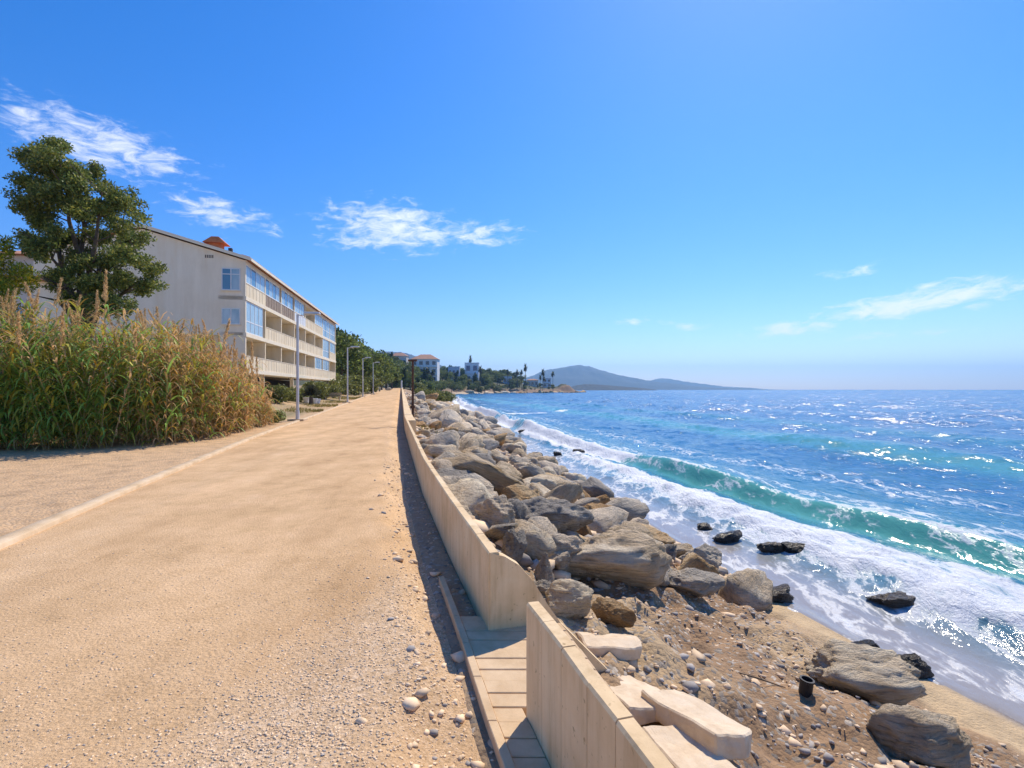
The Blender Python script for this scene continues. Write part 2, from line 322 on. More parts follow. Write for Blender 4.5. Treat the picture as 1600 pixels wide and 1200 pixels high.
def build_path():
    Ds = np.concatenate([np.arange(-40, 0, 1.), np.arange(0, 14, .08), 14 * 1.012 ** np.arange(0, 225)]); Ds = Ds[Ds < 204]; n = 60
    u = (1 - np.linspace(1, 0, n) ** 1.6)[None, :]; Dg = np.repeat(Ds[:, None], n, 1)
    edge = -.24 + 0 * Ds
    x0 = Kx(Ds)[:, None] - .01; x1 = (Wx(Ds) + edge * 1.025)[:, None]; X = x0 + (x1 - x0) * u
    Z = zpath(X, Dg); Z[:, 0] -= .01
    o = mesh_np('path', np.stack([X, Dg, Z], -1).reshape(-1, 3), grid_faces(len(Ds), n), M['path'], smooth=True, attrs={'streak': streak_at(X, Dg).ravel()})
    T(o, 'wide sandy gravel promenade running along the sea wall', None, None, 'structure')
    # kerb: flush concrete edging with its top a little proud
    prof = [(-.20, -.12), (-.20, .035), (-.185, .05), (-.015, .05), (0, .035), (0, -.12)]
    Dk = Ds[Ds > -8]; V = []; 
    for px_, pz in prof: V.append(np.stack([Kx(Dk) + px_ + .012 * (vnoise(Dk * .8, Dk * 0) - .5), Dk, zp(Dk) + pz + .01 * (vnoise(Dk * 1.7, Dk * 0 + 5) - .5)], -1))
    V = np.stack(V, 1).reshape(-1, 3)
    T(mesh_np('kerb', V, grid_faces(len(Dk), len(prof)), M['kerb']), 'pale concrete edging between path and bare earth', None, None, 'structure')
build_path()

# ------------------------------------------------------------------ sea
def sea_material():
    m, N, L, B = new_mat('sea_water')
    g = N.new('ShaderNodeNewGeometry'); P = g.outputs['Position']
    def attr(n): a = N.new('ShaderNodeAttribute'); a.attribute_name = n; return a.outputs['Fac']
    def noise(scale, detail, rough=.6, vec=P, dist=0):
        n = N.new('ShaderNodeTexNoise'); n.inputs['Scale'].default_value = scale; n.inputs['Detail'].default_value = detail; n.inputs['Roughness'].default_value = rough; n.inputs['Distortion'].default_value = dist
        L.new(vec, n.inputs['Vector']); return n.outputs[0]
    def m_(op, a, b=None, cl=False):
        n = N.new('ShaderNodeMath'); n.operation = op; n.use_clamp = cl
        for i, v in enumerate((a, b)):
            if v is None: continue
            if isinstance(v, (int, float)): n.inputs[i].default_value = v
            else: L.new(v, n.inputs[i])
        return n.outputs[0]
    open_ = attr('open'); foam = attr('foam'); teal = attr('teal'); shallow = attr('shallow')
    mp = N.new('ShaderNodeMapping'); mp.inputs['Rotation'].default_value = (0, 0, R(13)); L.new(P, mp.inputs[0])
    st = N.new('ShaderNodeMapping'); st.inputs['Scale'].default_value = (1.0, .45, 1.0); L.new(mp.outputs[0], st.inputs[0])
    # water body colour
    c1 = N.new('ShaderNodeMixRGB'); c1.inputs[1].default_value = (.0, .105, .25, 1); c1.inputs[2].default_value = (.10, .36, .30, 1); L.new(teal, c1.inputs[0])
    c2 = N.new('ShaderNodeMixRGB'); c2.inputs[2].default_value = (.36, .31, .27, 1); L.new(shallow, c2.inputs[0]); L.new(c1.outputs[0], c2.inputs[1])
    # lacy foam
    wv = noise(.9, 3, .6, st.outputs[0]); wsep = N.new('ShaderNodeVectorMath'); wsep.operation = 'MULTIPLY_ADD'
    cbn = N.new('ShaderNodeTexNoise'); cbn.inputs['Scale'].default_value = 1.6; cbn.inputs['Detail'].default_value = 4; L.new(st.outputs[0], cbn.inputs['Vector'])
    L.new(cbn.outputs['Color'], wsep.inputs[0]); wsep.inputs[1].default_value = (.9, .9, .9); L.new(st.outputs[0], wsep.inputs[2])
    def lace(scale):
        v = N.new('ShaderNodeTexVoronoi'); v.feature = 'DISTANCE_TO_EDGE'; v.inputs['Scale'].default_value = scale; L.new(wsep.outputs[0], v.inputs['Vector'])
        return m_('SUBTRACT', 1.0, m_('MULTIPLY', v.outputs['Distance'], 3.6, True), True)
    la = m_('ADD', m_('ADD', m_('MULTIPLY', lace(1.3), .42), m_('MULTIPLY', lace(3.6), .30)), m_('MULTIPLY', lace(9.0), .16))
    nn = noise(2.2, 9, .68, st.outputs[0])
    tex = m_('ADD', m_('MULTIPLY', la, .52), m_('MULTIPLY', nn, .78))       # about 0.3 .. 1.1
    thr = m_('SUBTRACT', 1.18, m_('MULTIPLY', foam, 1.02))
    mr = N.new('ShaderNodeMapRange'); mr.interpolation_type = 'SMOOTHSTEP'; L.new(m_('SUBTRACT', tex, thr), mr.inputs[0]); mr.inputs[1].default_value = -.12; mr.inputs[2].default_value = .26
    fm = mr.outputs[0]
    c3 = N.new('ShaderNodeMixRGB'); L.new(fm, c3.inputs[0]); L.new(c2.outputs[0], c3.inputs[1]); c3.inputs[2].default_value = (.80, .82, .83, 1)
    L.new(c3.outputs[0], B.inputs['Base Color'])
    rg = N.new('ShaderNodeMapRange'); L.new(fm, rg.inputs[0]); L.new(m_('ADD', .07, m_('MULTIPLY', open_, .13)), rg.inputs[3]); rg.inputs[4].default_value = .8; L.new(rg.outputs[0], B.inputs['Roughness'])
    B.inputs['IOR'].default_value = 1.33; B.inputs['Specular IOR Level'].default_value = .5
    # ripples: three sizes, plus lumpy foam
    h = m_('ADD', m_('MULTIPLY', noise(.55, 4, .55, st.outputs[0]), 1.0), m_('MULTIPLY', noise(2.6, 5, .6, st.outputs[0], .4), .30))
    calm = m_('SUBTRACT', 1.0, m_('MULTIPLY', m_('MAXIMUM', shallow, m_('MULTIPLY', teal, .8)), .85))
    def slopes(scale, detail, amp, vec):
        n = N.new('ShaderNodeTexNoise'); n.inputs['Scale'].default_value = scale; n.inputs['Detail'].default_value = detail; n.inputs['Roughness'].default_value = .6; L.new(vec, n.inputs['Vector'])
        a = N.new('ShaderNodeVectorMath'); a.operation = 'SUBTRACT'; L.new(n.outputs['Color'], a.inputs[0]); a.inputs[1].default_value = (.5, .5, .5)
        b = N.new('ShaderNodeVectorMath'); b.operation = 'MULTIPLY'; L.new(a.outputs[0], b.inputs[0]); b.inputs[1].default_value = (amp, amp, 0); return b.outputs[0]
    sA = N.new('ShaderNodeVectorMath'); sA.operation = 'ADD'; L.new(slopes(.28, 3, 1.1, st.outputs[0]), sA.inputs[0]); L.new(slopes(1.7, 4, 1.75, st.outputs[0]), sA.inputs[1])
    sB = N.new('ShaderNodeVectorMath'); sB.operation = 'SCALE'; L.new(sA.outputs[0], sB.inputs[0]); L.new(open_, sB.inputs['Scale'])
    sC = N.new('ShaderNodeVectorMath'); sC.operation = 'ADD'; L.new(g.outputs['Normal'], sC.inputs[0]); L.new(sB.outputs[0], sC.inputs[1])
    sD = N.new('ShaderNodeVectorMath'); sD.operation = 'NORMALIZE'; L.new(sC.outputs[0], sD.inputs[0])
    bp = N.new('ShaderNodeBump'); L.new(sD.outputs[0], bp.inputs['Normal']); bp.inputs['Distance'].default_value = .55; L.new(m_('MULTIPLY', calm, .75), bp.inputs['Strength']); L.new(h, bp.inputs['Height'])
    bp2 = N.new('ShaderNodeBump'); bp2.inputs['Distance'].default_value = .10; L.new(m_('MULTIPLY', fm, .9), bp2.inputs['Strength']); L.new(m_('ADD', tex, m_('MULTIPLY', noise(14, 6, .7), .6)), bp2.inputs['Height']); L.new(bp.outputs[0], bp2.inputs['Normal'])
    L.new(bp2.outputs[0], B.inputs['Normal'])
    return m
M['sea'] = sea_material()
def w_break(D): return np.interp(D, [-40, 0, 10.4, 20, 33, 60, 120, 200], [13.4, 13.0, 12.3, 11.4, 10.6, 11.5, 13.5, 22.0])
def build_sea():
    Ds = np.concatenate([np.arange(-60, 2, 2.), np.arange(2, 10, .11), 10 * 1.0115 ** np.arange(0, 590)]); Ds = Ds[Ds < 8000]
    ws = np.concatenate([np.arange(4.6, 17, .10), 17 * 1.0125 ** np.arange(0, 500)]); ws = ws[ws < 8000]
    Dg, W0 = np.meshgrid(Ds, ws, indexing='ij')
    sh = w_shore(Dg); W = W0 + (sh - 6.0) * np.exp(-(W0 - 4.6) / 60)       # columns follow the shoreline
    X = Wx(Dg) + W * 1.025
    far = 1 / (1 + (np.hypot(X, Dg) / 260) ** 2)
    s = Dg * 1.02                                                     # along the shore
    Z = np.full(X.shape, SEA)
    # the swell, parallel to the shore, shorter and steeper as it comes in
    def swell(wc, amp, back, front, wob=1.2, seed=0., br=0.):
        c = wc + wob * 2 * fbm(s * .035 + seed, s * 0 + seed, 3) + .3 * fbm(s * .3, s * 0 + seed * 2, 3); d = W - c
        a = amp * np.clip(.85 + 1.5 * fbm(s * .09 + seed * 3, s * 0 + 2, 4), .3, 1.5)
        return np.where(d > 0, a * np.exp(-(d / back) ** 2), a * np.exp(-(np.abs(d) / front) ** 2)), d, a
    z1, d1, a1 = swell(w_break(Dg), .66, 2.2, .56, .55, 1.3); Z += z1 - .16 * np.exp(-((d1 + 1.6) / 1.1) ** 2)
    face = np.exp(-((d1 + .45) / .55) ** 2)
    z2, d2, a2 = swell(27.5, .55, 3.6, 2.0, 1.2, 5.1); Z += z2
    z3, d3, _ = swell(40., .42, 4.0, 2.6, 1.5, 9.7); Z += z3
    for i, wc in enumerate((56, 75, 98, 125, 160, 205, 260, 330)): Z += swell(wc, .42, 5 + i, 4 + i * .7, 2.5, 11.3 + 3 * i)[0]
    amp = np.clip((W - sh) / 8, 0, 1)
    Z += amp * far * (.34 * fbm(X * .22, Dg * .22, 4) + .20 * fbm(X * .9, Dg * .9, 3))
    # broken water between breaker and beach
    zone = smooth01((w_break(Dg) - .6 - W) / .8) * smooth01((W - sh - .9) / 1.2)
    Z += zone * (.10 + .34 * np.clip(fbm(X * 1.1, Dg * 1.1, 5) + .1, 0, 1))
    bore_c = sh + 2.3 + 1.6 * fbm(s * .10, s * 0 + 31, 3); db = W - bore_c
    Z += np.where(db > 0, .22 * np.exp(-(db / 1.6) ** 2), .22 * np.exp(-(db / .35) ** 2)) * (.6 + 1.5 * np.clip(fbm(X * 2, Dg * 2, 3) + .2, 0, 1))
    # swash: a thin film running up the wet sand with an uneven edge
    run = sh - .25 + 1.1 * fbm(s * .22, s * 0 + 40, 3) + .25 * fbm(s * 1.1, s * 0 + 43, 3)
    film = W < sh + 1.3
    zb = zt(X, Dg); Zs = np.where(W > run, np.maximum(SEA + .015, zb + .012), zb - .05)
    t = smooth01((W - sh - .3) / 1.4); Z = np.where(film | (W < sh + 1.7), Zs * (1 - t) + Z * t, Z)
    # where it foams
    fo = .66 * smooth01((w_break(Dg) - .9 - W) / 1.0) * smooth01((W - run) / .5) 
    fo *= .74 + .40 * smooth01((W - bore_c + .3) / .4) * 1.0
    fo -= .02 * smooth01((sh + 1.9 - W) / .8) * smooth01((W - run - .25) / .3) 
    fo += .55 * np.exp(-((W - run) / .10) ** 2) + .35 * np.exp(-(db / .5) ** 2)
    crest = np.clip(fbm(s * .22 + 3, s * 0 + 77, 4) * 4.0 + .38 + smooth01((Dg - 19) / 10) * .9, 0, 1)
    fo = np.maximum(fo, crest * 1.0 * smooth01((d1 + 1.6) / .6) * smooth01((.35 - d1) / .35))
    fo = np.maximum(fo, .66 * np.exp(-(d1 / .18) ** 2)); fo = np.maximum(fo, (.30 + .30 * vnoise(s * .8, W * .8)) * face)
    fo = np.maximum(fo, .50 * np.exp(-((W - w_break(Dg) - 1.2) / 2.4) ** 2)); fo = np.maximum(fo, .46 * np.exp(-((W - w_break(Dg) - 5.5) / 2.2) ** 2) * (vnoise(s * .12, W * .2 + 5) > .42))
    cap = np.clip(fbm(s * .05 + 8, W * .02, 3) * 3 - .15, 0, 1); fo = np.maximum(fo, .55 * cap * np.exp(-(d2 / .5) ** 2))
    fr = smooth01((Dg - 45) / 40)
    fo = np.maximum(fo, fr * .85 * smooth01((sh + 3.5 - W) / 2)); fo = np.maximum(fo, .9 * np.exp(-((Dg - 74 - .8 * (W - 14)) / 2.2) ** 2) * (W > 12) * (W < 26) * (vnoise(W * .3, Dg * .02) > .3))
    teal = np.clip(.9 * face * (.75 + .5 * vnoise(s * .6, W * .9)) + .75 * np.exp(-((d2 + 1.5) / 1.6) ** 2) + .35 * np.exp(-((d3 + 1.6) / 1.8) ** 2) + .35 * smooth01((22 - W) / 12), 0, 1) * far ** .3
    shal = smooth01((sh + 2.6 - W) / 2.2) * .9
    o = mesh_np('sea', np.stack([X, Dg, Z], -1).reshape(-1, 3), grid_faces(len(Ds), len(ws)), M['sea'], smooth=True,
                attrs={'open': (.35 * smooth01((W - 13) / 6) + .65 * smooth01((W - 20) / 30)).ravel(), 'foam': fo.ravel(), 'teal': teal.ravel(), 'shallow': shal.ravel()})
    T(o, 'bright blue sea with a green breaking wave and white surf', None, None, 'structure')
build_sea()

# ------------------------------------------------------------------ far land
SHORE = [(-21.5, 185), (-30, 216), (-42, 300), (-43, 343), (-31, 417), (0, 487), (40, 545), (74, 580), (84, 600), (66, 640), (-50, 760), (-420, 900)]
def shore_dist(X, D):
    best = np.full(X.shape, 1e9); sign = np.ones(X.shape)
    for (x0, y0), (x1, y1) in zip(SHORE[:-1], SHORE[1:]):
        ex, ey = x1 - x0, y1 - y0; L2 = ex * ex + ey * ey
        t = np.clip(((X - x0) * ex + (D - y0) * ey) / L2, 0, 1); d = np.hypot(X - x0 - t * ex, D - y0 - t * ey)
        cr = ex * (D - y0) - ey * (X - x0); upd = d < best; best = np.where(upd, d, best); sign = np.where(upd, np.sign(cr), sign)
    return best * sign                                                 # positive inland
def zh(X, D):
    X = np.asarray(X, float); D = np.asarray(D, float)
    d = shore_dist(X, D); tip = smooth01((60 - X) / 90)
    z = -2 + 4.2 * smooth01(d / 17) + smooth01((D - 215) / 110) * smooth01((d - 6) / 60) * (3.0 + 7.5 * tip + 11 * smooth01((-40 - X) / 120))
    z = z + smooth01((D - 215) / 100) * smooth01((-110 - X) / 160) * 16
    z = z + 2.5 * fbm(X * .03, D * .03, 4) * smooth01((d - 5) / 20) + 1.6 * fbm(X * .15, D * .15, 4) * smooth01((d + 1) / 4) * (D > 300)
    bump = 5.5 * (.8 + 2.0 * fbm(X * .12, D * .12, 4)) * np.exp(-(((X - 62) / 13) ** 2 + ((D - 592) / 26) ** 2)) * smooth01(d / 10)
    return np.where(d > -2, z + bump, -6 + 0 * z)
def build_headland():
    Ds = np.concatenate([np.arange(196, 420, 3.), np.arange(420, 660, 2.5), np.arange(660, 900, 8.)]); Xs = np.concatenate([np.arange(-420, -100, 8.), np.arange(-100, 100, 1.6)])
    Dg, X = np.meshgrid(Ds, Xs, indexing='ij'); Z = zh(X, Dg); d = shore_dist(X, Dg)
    veg = np.array((.07, .075, .03)); rockc = np.array((.25, .155, .09)); sand = np.array((.50, .38, .25))
    r = smooth01((d - 10 - 8 * fbm(X * .08, Dg * .08)) / 6)[..., None]; C = rockc * (1 - r) + veg * r
    sb = (smooth01((480 - Dg) / 30) * smooth01((9 - d) / 4))[..., None]; C = C * (1 - sb) + sand * sb
    o = mesh_np('headland', np.stack([X, Dg, Z], -1).reshape(-1, 3), grid_faces(len(Ds), len(Xs)), M['ground'], smooth=True,
                attrs={'wet': 0 * Z.ravel(), 'stony': .2 + 0 * Z.ravel()}, colors={'tint': C.reshape(-1, 3)})
    T(o, 'low rocky headland with scrub closing the bay', None, None, 'structure')
build_headland()
M['hill'] = noisy('far_hill', [(.3, (.025, .035, .03)), (.7, (.07, .07, .06))], .004, 8, .95, 0, coord='World')
def mountain(name, pts, D0, depth, label):
    """pts: photo columns and rows of the ridge, at distance D0"""
    px = np.array([p[0] for p in pts], float); py = np.array([p[1] for p in pts], float)
    Xs = np.linspace((px[0] - 800) / F * D0, (px[-1] - 800) / F * D0, 220); Ys = np.linspace(-1, 1, 40)
    H = np.interp(Xs, (px - 800) / F * D0, (HY - py) / F * D0 + EYE)
    Yg, Xg = np.meshgrid(Ys, Xs, indexing='ij'); sc_ = depth * .9
    rid = np.clip(1 - np.abs(Yg) ** 1.3, 0, 1); ero = 1 + .5 * fbm(Xg / sc_ * 5, Yg * 4 + 3, 5) * (np.abs(Yg) > .04) * np.minimum(1, np.abs(Yg) * 4)
    Z = (H[None, :] + 4 + .07 * H.max() * fbm(Xg / sc_ * 16, 0 * Xg, 4)) * rid * ero - 4
    o = mesh_np(name, np.stack([Xg, D0 + Yg * depth, Z], -1).reshape(-1, 3), grid_faces(40, 220), M['hill'], smooth=True)
    T(o, label, None, None, 'structure')
mountain('mountain', [(770, 606), (800, 596), (830, 588), (846, 580), (862, 577), (880, 574), (893, 572), (907, 569.5), (913, 571.5), (920, 571), (930, 576), (945, 580), (962, 585), (985, 590), (1010, 594), (1040, 599), (1075, 603), (1110, 606), (1150, 608), (1190, 609)], 5600, 900, 'long blue mountain with a knobbly summit across the bay')
mountain('mountain', [(1000, 606), (1018, 594), (1030, 591), (1045, 591.5), (1062, 595), (1085, 598), (1100, 600), (1130, 604), (1170, 606), (1200, 608.5)], 7000, 500, 'fainter low ridge beyond the end of the blue mountain')
mountain('mountain', [(480, 585), (530, 560), (570, 552), (590, 551), (612, 548), (640, 553), (660, 560), (690, 571), (720, 584), (760, 602)], 3600, 600, 'blue mountain shoulder rising behind the hillside villas')
mountain('low_hill', [(880, 608.5), (900, 602), (915, 600), (940, 601), (955, 602.5), (975, 604), (1000, 606), (1020, 608.5)], 2300, 120, 'low dark strip of coast at the foot of the mountain')

# ------------------------------------------------------------------ sea wall
def build_wall():
    t = empty('sea_wall', (float(Wx(3.6)), 3.6, 0)); T(t, 'low pale concrete sea wall bordering the gravel path', 'wall')
    inv = Matrix.Translation(-Vector(t.location))
    def panel(D0, D1, th, zb0, zb1, zt0, zt1, mat_=M['concrete'], name='wall_panel', cap=True):
        a = Vector((float(Wx(D0)), D0, 0)); b = Vector((float(Wx(D1)), D1, 0)); d = (b - a).normalized(); n = Vector((d.y, -d.x, 0))
        g = d * .0022
        q = [a + g, b - g, b - g + n * th, a + g + n * th]; zb = [zb0, zb1, zb1, zb0]; zz = [zt0, zt1, zt1, zt0]; mb = MB()
        ch = .012
        def ring(ins, dz): 
            c = sum(q, Vector()) / 4; out = []
            for p, z_ in zip(q, zz): 
                off = (n if (p - a).dot(n) < th / 2 else -n) * ins
                out.append(inv @ (p + off + Vector((0, 0, z_ + dz))))
            return out
        vs = [inv @ (p + Vector((0, 0, z_))) for p, z_ in zip(q, zb)] + ring(0, -ch) + ring(ch * .8, 0)
        fs = [(3, 2, 1, 0)] + [(i, (i + 1) % 4, 4 + (i + 1) % 4, 4 + i) for i in range(4)] + [(4 + i, 4 + (i + 1) % 4, 8 + (i + 1) % 4, 8 + i) for i in range(4)] + [(8, 9, 10, 11)]
        mb.add(vs, fs)
        return mb.build(name, mat_, t)
    top = lambda D: .545 + float(zp(D)) + .004 * math.sin(D * 9)
    rr = random.Random(3)
    D = 2.665
    while D > -3.2:                                                    # near run, in short cast panels
        L_ = .25 * (1 + .12 * rr.uniform(-1, 1)); o_ = rr.uniform(-.003, .003)
        panel(D - L_, D, .075, -.35, -.35, top(D - L_) + o_, top(D) + o_, name='wall_panel'); D -= L_
    D = 3.6
    while D < 19.0:
        L_ = min(.42 + D * .012, 19.02 - D) ; 
        if L_ < .05: break
        o_ = rr.uniform(-.003, .003)
        z0 = .50 + float(zp(D)) + o_; z1 = .50 + float(zp(D + L_)) + o_
        panel(D, D + L_, .08, -.4, -.4, z0, z1); D += L_
    while D < 198:                                                     # farther on the wall is thicker
        L_ = max(3.0, D * .06); L_ = min(L_, 199 - D)
        if L_ < .5: break
        panel(D, D + L_, .36, -.6, -.6, .50 + float(zp(D)), .50 + float(zp(D + L_))); D += L_
    # wing that turns seaward beside the steps, its top sloping down
    a = Vector((float(Wx(3.6)), 3.6, 0)); d = Vector((-.25, .968, 0)); n = Vector((.968, .25, 0)); mb = MB(); m_ = 9; vs = []
    for i in range(m_ + 1):
        u = i / m_; off = n * (.012 + .95 * u); h = .50 - 1.0 * u + .12 * math.sin(u * math.pi * 2) * (u < .5)
        for sdd in (0, .085): 
            p = a + off + d * (sdd - .004); vs += [inv @ (p + Vector((0, 0, -.7))), inv @ (p + Vector((0, 0, h)))]
    fs = []
    for i in range(m_):
        b = i * 4; fs += [(b, b + 4, b + 5, b + 1), (b + 2, b + 3, b + 7, b + 6), (b + 1, b + 5, b + 7, b + 3), (b, b + 2, b + 6, b + 4)]
    fs += [(0, 1, 3, 2), (4 * m_, 4 * m_ + 2, 4 * m_ + 3, 4 * m_ + 1)]
    mb.add(vs, fs); mb.build('wing_wall', M['concrete'], t)
    # landing in the gap: edging and courses of paving
    l = empty('step_landing', (float(Wx(3.1)), 3.1, 0)); T(l, 'narrow paved landing in the gap between the two wall runs', 'landing')
    inv2 = Matrix.Translation(-Vector(l.location)); mk = noisy('landing_paving', [(.3, (.56, .38, .21)), (.7, (.74, .54, .33))], 6, 8, .9, .4, 50, .006)
    def slab(D0, D1, o0, o1, z0, z1, name):
        P = []
        for D_, o_ in ((D0, o0), (D0, o1), (D1, o1), (D1, o0)): P.append((float(Wx(D_)) + o_, D_))
        mb = MB(); mb.prism([(x - l.location.x, y - l.location.y) for x, y in P], z0, z1); return mb.build(name, mk, l, bevel=.004)
    D = 1.0
    while D < 4.3: slab(D, D + .40, -.215, -.165, -.3, -.035, 'edging'); D += .402
    D = 2.0; k = 0
    while D < 3.75:
        slab(D, D + .118, -.163, .55 if D > 2.66 else -.002, -.3, -.046 + .004 * math.sin(k * 2.1), 'paving_block'); D += .123; k += 1
build_wall()

# ------------------------------------------------------------------ boulders
def rock_material(name, a, b, c, wet=False):
    m, N, L, B = new_mat(name); tc = N.new('ShaderNodeTexCoord'); oi = N.new('ShaderNodeObjectInfo')
    ad = N.new('ShaderNodeVectorMath'); ad.operation = 'MULTIPLY_ADD'; L.new(oi.outputs['Random'], ad.inputs[0]); ad.inputs[1].default_value = (37, 21, 13); L.new(tc.outputs['Object'], ad.inputs[2])
    n1 = N.new('ShaderNodeTexNoise'); n1.inputs['Scale'].default_value = 1.1; n1.inputs['Detail'].default_value = 9; n1.inputs['Roughness'].default_value = .62; L.new(ad.outputs[0], n1.inputs['Vector'])
    mu = N.new('ShaderNodeMath'); mu.operation = 'MULTIPLY_ADD'; L.new(oi.outputs['Random'], mu.inputs[0]); mu.inputs[1].default_value = .34; 
    sb = N.new('ShaderNodeMath'); sb.operation = 'SUBTRACT'; L.new(n1.outputs[0], sb.inputs[0]); sb.inputs[1].default_value = .17; L.new(sb.outputs[0], mu.inputs[2])
    r = ramp(N, [(.30, a), (.48, b), (.62, c), (.8, tuple(min(1, x * 1.25) for x in c))]); L.new(mu.outputs[0], r.inputs[0])
    # strata streaks and dark cracks
    mp = N.new('ShaderNodeMapping'); mp.inputs['Scale'].default_value = (1.2, 1.6, 7); mp.inputs['Rotation'].default_value = (.9, .5, 0); L.new(ad.outputs[0], mp.inputs[0])
    n2 = N.new('ShaderNodeTexNoise'); n2.inputs['Scale'].default_value = 1.6; n2.inputs['Detail'].default_value = 8; n2.inputs['Roughness'].default_value = .65; L.new(mp.outputs[0], n2.inputs['Vector'])
    r2 = ramp(N, [(.33, (.52, .50, .48)), (.45, (.98, .97, .96)), (.68, (1.22, 1.20, 1.15))]); L.new(n2.outputs[0], r2.inputs[0])
    mx = N.new('ShaderNodeMixRGB'); mx.blend_type = 'MULTIPLY'; mx.inputs[0].default_value = .85; L.new(r.outputs[0], mx.inputs[1]); L.new(r2.outputs[0], mx.inputs[2])
    L.new(mx.outputs[0], B.inputs['Base Color'])
    B.inputs['Roughness'].default_value = .35 if wet else .88; B.inputs['Specular IOR Level'].default_value = .5 if wet else .25
    n3 = N.new('ShaderNodeTexNoise'); n3.inputs['Scale'].default_value = 7; n3.inputs['Detail'].default_value = 10; n3.inputs['Roughness'].default_value = .7; L.new(ad.outputs[0], n3.inputs['Vector'])
    sm = N.new('ShaderNodeMath'); sm.operation = 'ADD'; L.new(n3.outputs[0], sm.inputs[0]); L.new(n2.outputs[0], sm.inputs[1])
    bp = N.new('ShaderNodeBump'); bp.inputs['Strength'].default_value = 1.0; bp.inputs['Distance'].default_value = .11; L.new(sm.outputs[0], bp.inputs['Height']); L.new(bp.outputs[0], B.inputs['Normal'])
    return m
GREY = ((.32, .285, .24), (.54, .47, .37), (.72, .58, .41)); TAN = ((.48, .36, .22), (.70, .54, .35), (.82, .68, .48)); OCH = ((.36, .21, .09), (.56, .34, .15), (.62, .44, .24)); WET = ((.03, .025, .02), (.07, .055, .04), (.14, .105, .07))
M['rock'] = rock_material('weathered_rock', *GREY); M['rock_tan'] = rock_material('tan_rock', *TAN); M['rock_ochre'] = rock_material('ochre_rock', *OCH); M['rock_wet'] = rock_material('wet_rock', *WET, wet=True)
def rock_mesh(seed, sub=3, planes=14, rough=.07, flat=1.0, mat=None, name='boulder'):
    rr = random.Random(seed); bm = bmesh.new(); bmesh.ops.create_icosphere(bm, subdivisions=sub, radius=1.0)
    pl = []
    for i in range(planes):
        v = Vector((rr.gauss(0, 1), rr.gauss(0, 1), rr.gauss(0, 1))).normalized(); pl.append((v, rr.uniform(.46, .82)))
    off = Vector((rr.uniform(0, 50), rr.uniform(0, 50), rr.uniform(0, 50)))
    for v in bm.verts:
        d = v.co.normalized(); r = 1.0
        for n, h in pl:
            c = d.dot(n)
            if c > .05:
                q = h / c
                if q < r + .02: k = max(0, min(1, .5 + (r - q) / .03)); r = r * (1 - k) + q * k
        nz = mnoise.fractal(d * 1.6 + off, .9, 2.1, 5) * rough * 1.3 + (mnoise.fractal(d * 4 + off, .8, 2.0, 5)) * rough * .8 - abs(mnoise.noise(Vector((d.x * 1.5, d.y * 1.5, d.z * 6)) + off)) * rough * .3
        v.co = d * (r + nz); v.co.z *= flat
    me = bpy.data.meshes.new(name); bm.to_mesh(me); bm.free()
    for p in me.polygons: p.use_smooth = True
    # scale to unit half-size
    co = np.empty(len(me.vertices) * 3, np.float32); me.vertices.foreach_get('co', co); co = co.reshape(-1, 3)
    co -= (co.max(0) + co.min(0)) / 2; co /= (co.max(0) - co.min(0)) / 2; me.vertices.foreach_set('co', co.ravel()); me.update()
    me.materials.append(mat or M['rock']); return me
PROTO = {k: [rock_mesh(100 + i + j * 40, 3, 13 + i % 6, .075, 1, M[k]) for i in range(10)] for j, k in enumerate(('rock', 'rock_tan', 'rock_ochre', 'rock_wet'))}
BG = 'boulders of the rock bank'
placed = []
def boulder(loc, sx, sy, sz, rz, label, mesh=None, kind='rock', sub=None, seed=0, name='boulder', group=BG, cat='rock', tilt=(0, 0), sink=.3):
    me = mesh or (rock_mesh(seed, 5, 14 + seed % 5, .07, 1, M[kind]) if sub else random.choice(PROTO[kind]))
    o = bpy.data.objects.new(name, me); COL.objects.link(o)
    o.location = (loc[0], loc[1], loc[2] + sz * (1 - 2 * sink)); o.scale = (sx, sy, sz); o.rotation_euler = (tilt[0], tilt[1], rz)
    T(o, label, cat, group); placed.append((loc[0], loc[1], max(sx, sy))); return o
